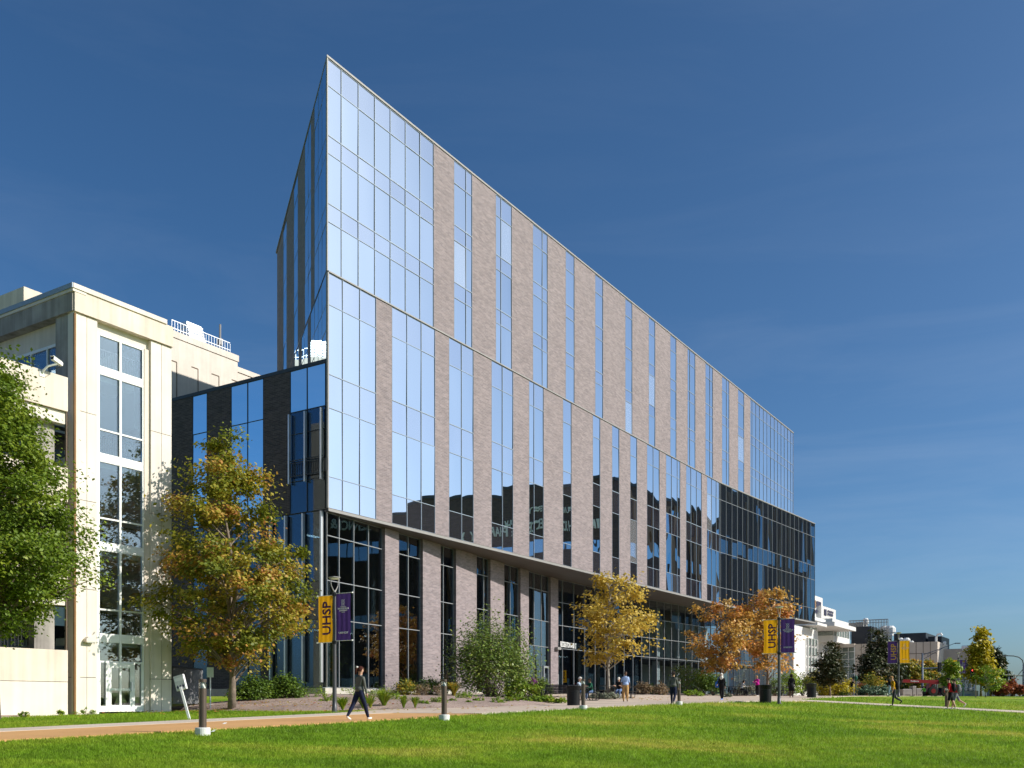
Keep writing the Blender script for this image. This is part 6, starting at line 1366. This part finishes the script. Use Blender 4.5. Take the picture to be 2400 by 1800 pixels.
    slot = {'torso': 0, 'arm': 1, 'fore': 2, 'hand': 6, 'thigh': 3, 'shin': 4, 'foot': 5, 'neck': 6, 'head': 6}
    n = len(bm_.polygons); cc = np.empty(n*3); bm_.polygons.foreach_get('center', cc); cc = cc.reshape(n, 3); best = np.full(n, 1e9); idx = np.zeros(n, int)
    for (a, b2), l_ in zip(E, lab):
        A, B_ = np.array(V[a]), np.array(V[b2]); ab = B_-A; t = np.clip(((cc-A)@ab)/(ab@ab+1e-9), 0, 1); q_ = A + t[:, None]*ab
        rr = (sum(Rr[a])/2)*(1-t) + (sum(Rr[b2])/2)*t; dd = np.linalg.norm(cc-q_, axis=1) - rr; w_ = dd < best; best[w_] = dd[w_]; idx[w_] = slot[l_]
    if 'skirt' not in outfit: idx[(idx == 0) & (cc[:, 2] < V[pel].z + 0.035*hu)] = 3
    bm_.polygons.foreach_set('material_index', idx.astype(np.int32)); bm_.polygons.foreach_set('use_smooth', [True]*n); bm_.update()
    body = link('body', bm_, T)
    hc = V[hd]; hq = hup
    rot = Euler((-(lean*0.5+nod), 0, turn))
    # face: eyes, brows, nose, mouth, ears
    fc = MB()
    for s in (-1, 1): fc.lathe([(0.001, -0.008*hu), (0.009*hu, 0), (0.001, 0.008*hu)], (s*0.030*hu, 0.082*hu, -0.005*hu), 6, 1); fc.lathe([(0.004, -0.03*hu), (0.014*hu, -0.01*hu), (0.016*hu, 0.012*hu), (0.004, 0.026*hu)], (s*0.078*hu, -0.005*hu, -0.01*hu), 6, 0); fc.box(s*0.03*hu-0.016*hu, s*0.03*hu+0.016*hu, 0.082*hu, 0.090*hu, 0.014*hu, 0.019*hu, 1)
    fc.add([(0, 0.083*hu, 0.012*hu), (-0.014*hu, 0.080*hu, -0.035*hu), (0.014*hu, 0.080*hu, -0.035*hu), (0, 0.108*hu, -0.03*hu)], [(0, 1, 3), (0, 3, 2), (1, 2, 3)], 0)
    fc.box(-0.022*hu, 0.022*hu, 0.070*hu, 0.078*hu, -0.060*hu, -0.053*hu, 2)
    fc.build('face', [M[outfit['skin']], M['hair_dark'], M['plum']], T, hc, rot).scale = (1.04, 1.04, 1.04)
    if hair:
        kind, cmat = hair; hm = MB(); R_ = 0.109*hu; vs, fs = [], []; nl, ns = 7, 14
        low_ = {'short': -0.25, 'bald': 0.55, 'long': -0.9, 'pony': -0.45, 'scarf': -1.0, 'cap': 0.05}[kind]
        for i in range(nl+1):
            for j in range(ns):
                an = 2*math.pi*j/ns; fy = math.sin(an); lim = low_ if fy < 0.35 else (0.42 if kind != 'scarf' else 0.35); zz = 1 - (1-lim)*i/nl
                rr = math.sqrt(max(0.0, 1 - min(1, zz*zz))) if zz > -0.1 else (0.98 - 0.12*abs(zz)); rr = max(rr, 0.02)
                jit = 1 + 0.05*math.sin(j*3.1+i*1.7); vs.append((math.cos(an)*rr*R_*0.93*jit, fy*rr*R_*1.08*jit - 0.006*hu, zz*R_*1.06*(1 if zz > 0 else 1.25) + 0.012*hu))
        for i in range(nl):
            for j in range(ns): j2 = (j+1) % ns; fs.append((i*ns+j, i*ns+j2, (i+1)*ns+j2, (i+1)*ns+j))
        fs.append(tuple(reversed(range(ns)))); hm.add(vs, fs)
        if kind == 'pony': hm.tube([(0, -0.09*hu, 0.05*hu), (0, -0.15*hu, 0.03*hu), (-0.01, -0.16*hu, -0.07*hu), (-0.02, -0.14*hu, -0.16*hu)], [0.03*hu, 0.038*hu, 0.032*hu, 0.010*hu], 8)
        if kind == 'cap': hm.box(-0.07*hu, 0.07*hu, 0.07*hu, 0.17*hu, 0.02*hu, 0.032*hu)
        if kind == 'scarf': hm.tube([(0, -0.01, -0.04*hu), (0, 0.01, -0.13*hu), (0, 0.03*hu, -0.22*hu), (0.02, 0.07*hu, -0.30*hu)], [0.09*hu, 0.105*hu, 0.125*hu, 0.06*hu], 12)
        hm.build('hair' if kind not in ('scarf', 'cap') else ('headscarf' if kind == 'scarf' else 'cap'), M[cmat], T, hc, rot, smooth=True)
    if 'hem' in outfit:                             # jacket hem or loose shirt tail
        z_h = V[wst].z; hm = MB(); prof = [(0.150*hu*b, z_h+0.02*hu), (0.158*hu*b, z_h-0.08*hu), (0.150*hu*b, z_h-0.13*hu)]; hm.lathe(prof, (0, 0.0, 0), 16); o2 = hm.build('shirt_hem', M[outfit['torso']], T, (0, V[wst].y*0.5, 0), smooth=True); o2.scale = (1.0, 0.80, 1)
    if 'skirt' in outfit:
        z_h = V[pel].z; MB().lathe([(0.13*hu*b, z_h+0.10*hu), (0.165*hu*b, z_h-0.05*hu), (0.19*hu*b, z_h-0.45*hu), (0.16*hu*b, z_h-0.44*hu)], (0, 0, 0), 18).build('skirt', M[outfit['skirt']], T, smooth=True)
    T['_h'] = 0
    del T['_h']
    return T, V, hands, (che, wst, pel), hu
def pack(label, T, V, ids, hu, matn, z=0.0, name='backpack', cat='backpack'):
    """a soft pack on a person's back: a thing of its own at the same place"""
    c = V[ids[0]]; B = thing(name, label, cat, T.location, T.rotation_euler[2], 'bags carried by people')
    vs = MB(); prof = [(0.09, -0.30), (0.15, -0.26), (0.165, -0.10), (0.155, 0.06), (0.11, 0.15), (0.04, 0.17)]
    o = vs.lathe([(r*hu, zz*hu) for r, zz in prof], (0, 0, 0), 12).build('pack', M[matn], B, (c.x, c.y - 0.20*hu, c.z), smooth=True); o.scale = (1, 0.72, 1)
    p2 = MB(); p2.lathe([(0.05*hu, -0.24*hu), (0.09*hu, -0.2*hu), (0.09*hu, -0.06*hu), (0.03*hu, -0.02*hu)], (0, 0, 0), 10); o = p2.build('pocket', M[matn], B, (c.x, c.y - 0.30*hu, c.z), smooth=True); o.scale = (1, 0.6, 1)
    st = MB()
    for s in (-1, 1): st.tube([(s*0.10*hu, -0.16*hu, 0.10*hu), (s*0.115*hu, -0.03*hu, 0.175*hu), (s*0.12*hu, 0.10*hu, 0.10*hu), (s*0.115*hu, 0.125*hu, -0.05*hu), (s*0.14*hu, 0.02*hu, -0.20*hu), (s*0.10*hu, -0.16*hu, -0.24*hu)], 0.018*hu, 6)
    st.build('strap', M[matn], B, c)
    return B
def O(torso, legs, shoe, skin='sk_light', arm=None, fore=None, shin=None, **kw):
    return dict(torso=torso, arm=arm or torso, fore=fore or torso, thigh=legs, shin=shin or legs, foot=shoe, skin=skin, **kw)
WALK = dict(lean=4, legs=((26, 6), (-20, 14)), arms=((-18, 12, 7), (20, 22, 7)))
WALK2 = dict(lean=4, legs=((-22, 16), (24, 5)), arms=((20, 20, 7), (-16, 12, 7)))
def seated(lean=14): return dict(lean=lean, legs=((84, 84), (80, 78)), arms=((38, 62, 8), (42, 58, 8)), nod=8)
TH = math.degrees(THETA)
w1 = person('woman in grey jacket and navy leggings walking past the lamp post', 842, 28.0, 1.60, TH-12, O('grey_jacket', 'navy', 'white_shoe', hem=1), dict(lean=5, legs=((-24, 8), (21, 3)), arms=((14, 14, 8), (6, 10, 9)), turn=-12), ('pony', 'hair_red'), sub=2)
hcl = w1[1]
cl_ = MB().lathe([(0.005, -0.03), (0.035, -0.01), (0.03, 0.02), (0.005, 0.03)], (0, 0, 0), 8).build('hair_clip', M['white_shoe'], w1[0], (-0.01, -0.07, max(v.z for v in w1[1])+0.01))
person('man in pale blue t-shirt and khaki trousers walking toward the lawn', 1466, 55.5, 1.78, -98, O('blue_tee', 'khaki', 'black_shoe', 'sk_dark', fore='sk_dark', hem=1), dict(lean=3, legs=((20, 22), (-6, 2)), arms=((-12, 14, 9), (8, 12, 12))), ('bald', 'hair_dark'), build_=1.12)
person('woman in grey jacket and black cap walking away behind the fourth bollard', 1578, 46.6, 1.62, TH+6, O('grey_jacket', 'navy', 'beige_shoe', hem=1), dict(lean=4, legs=((8, 4), (-10, 26)), arms=((-14, 18, 10), (12, 14, 8))), ('pony', 'hair_dark'), build_=1.08)
hj = person('woman in black with a long white headscarf', 1692, 60, 1.68, -120, O('black_cloth', 'black_cloth', 'blue_shoe', hem=1), dict(lean=5, legs=((16, 4), (-12, 8)), arms=((-6, 12, 9), (18, 40, 6)), nod=14), ('scarf', 'white_cloth'), build_=1.15)
bg_ = thing('shoulder_bag', 'blue bag at the side of the woman in the white headscarf', 'bag', hj[0].location, hj[0].rotation_euler[2], 'bags carried by people')
MB().lathe([(0.08, -0.2), (0.13, -0.15), (0.14, 0.1), (0.09, 0.18)], (0, 0, 0), 10).build('bag', M['bag_blue'], bg_, (0.30, -0.02, 0.98)); MB().tube([(0.30, 0.05, 1.12), (0.22, 0.08, 1.42), (0.05, 0.0, 1.46), (0.24, -0.1, 1.38), (0.30, -0.09, 1.12)], 0.015, 5).build('strap', M['bag_blue'], bg_)
person('woman in magenta jacket and black trousers looking at her phone', 1775, 77, 1.66, -140, O('magenta', 'black_cloth', 'white_shoe', hem=1), dict(lean=5, legs=((4, 2), (-4, 4)), arms=((25, 85, 10), (25, 88, 10)), nod=18), ('long', 'hair_blond'), build_=1.2)
person('person in black top and skirt walking away past the litter bin', 1855, 68.5, 1.66, 70, O('black_cloth', 'sk_dark', 'black_shoe', 'sk_dark', skirt='black_cloth', hem=1), dict(lean=3, legs=((8, 3), (-10, 8)), arms=((8, 10, 12), (-6, 12, 14))), ('long', 'hair_dark'), build_=1.2)
person('person in navy top and grey trousers holding a phone to the ear', 1997, 94, 1.74, -115, O('navy', 'grey_cloth', 'black_shoe', 'sk_tan', fore='sk_tan'), dict(lean=2, legs=((3, 0), (-3, 2)), arms=((30, 132, 20), (4, 20, 10))), ('short', 'hair_dark'), build_=1.15)
yl = person('young man in yellow t-shirt and black jeans striding left', 2095, 56, 1.76, 178, O('yellow_tee', 'dark_jeans', 'black_shoe', fore='sk_light', hem=1), dict(lean=8, legs=((10, 4), (-18, 42)), arms=((4, 12, 5), (-22, 16, 8)), nod=22), ('short', 'hair_blond'))
pack('black backpack worn by the man in yellow', yl[0], yl[1], yl[3], yl[4], 'black_cloth')
person('person in black hoodie and light jeans behind the man in yellow', 2087, 80, 1.72, 120, O('black_cloth', 'light_jeans', 'white_shoe', hem=1), dict(lean=4, legs=((8, 3), (-8, 6)), arms=((6, 12, 10), (-6, 14, 10))), ('short', 'hair_dark'), build_=1.1)
rd = person('walker in red t-shirt and black shorts next to the far bollard', 2228, 53.6, 1.76, 158, O('red_tee', 'black_cloth', 'white_shoe', fore='sk_light', shin='sk_light', hem=1), dict(lean=9, legs=((14, 6), (-12, 12)), arms=((8, 16, 8), (-10, 18, 8)), nod=10), ('short', 'hair_dark'), build_=1.1)
pack('black backpack worn by the nearer walker in red', rd[0], rd[1], rd[3], rd[4], 'black_cloth')
r2 = person('walker in red and grey shorts just behind the other', 2240, 54.8, 1.72, 160, O('red_tee', 'grey_cloth', 'white_shoe', fore='sk_light', shin='sk_light', hem=1), dict(lean=8, legs=((16, 4), (-26, 34)), arms=((14, 18, 8), (-16, 18, 8)), nod=6), ('short', 'hair_dark'))
pack('grey backpack worn by the farther walker in red', r2[0], r2[1], r2[3], r2[4], 'grey_cloth')
person('seated man with white beard and pale blue shirt at the table', 1352, 56.2, 1.76, -20, O('pale_shirt', 'jeans', 'white_shoe'), seated(16), ('short', 'hair_white'), seat=0.46, build_=1.15)
person('seated woman with dark hair and green cardigan at the table', 1386, 56.8, 1.66, -150, O('green_cloth', 'jeans', 'white_shoe', 'sk_tan'), seated(12), ('long', 'hair_dark'), seat=0.46)
person('seated man in black t-shirt and white cap behind the walker', 1452, 61.6, 1.74, -110, O('black_cloth', 'jeans', 'white_shoe', fore='sk_light'), seated(18), ('cap', 'white_cloth'), seat=0.46, build_=1.1)
person('seated person in a white hooded top at the far table', 1737, 77.2, 1.66, 20, O('white_cloth', 'black_cloth', 'black_shoe'), seated(24), ('long', 'hair_dark'), seat=0.46, build_=1.15)
person('crouching person in lime green shirt beside the loader', 2167, 108, 1.7, 80, O('lime_cloth', 'dark_jeans', 'black_shoe'), dict(lean=40, legs=((100, 120), (96, 116)), arms=((50, 20, 8), (50, 20, 8)), nod=10), ('short', 'hair_dark'), build_=1.3)
person('person in pale yellow vest standing at the loader', 2203, 109, 1.72, 60, O('yellow_vest', 'navy', 'black_shoe', 'sk_tan', hem=1), dict(lean=4, legs=((3, 0), (-3, 2)), arms=((10, 20, 10), (10, 20, 10))), ('short', 'hair_dark'), build_=1.1)
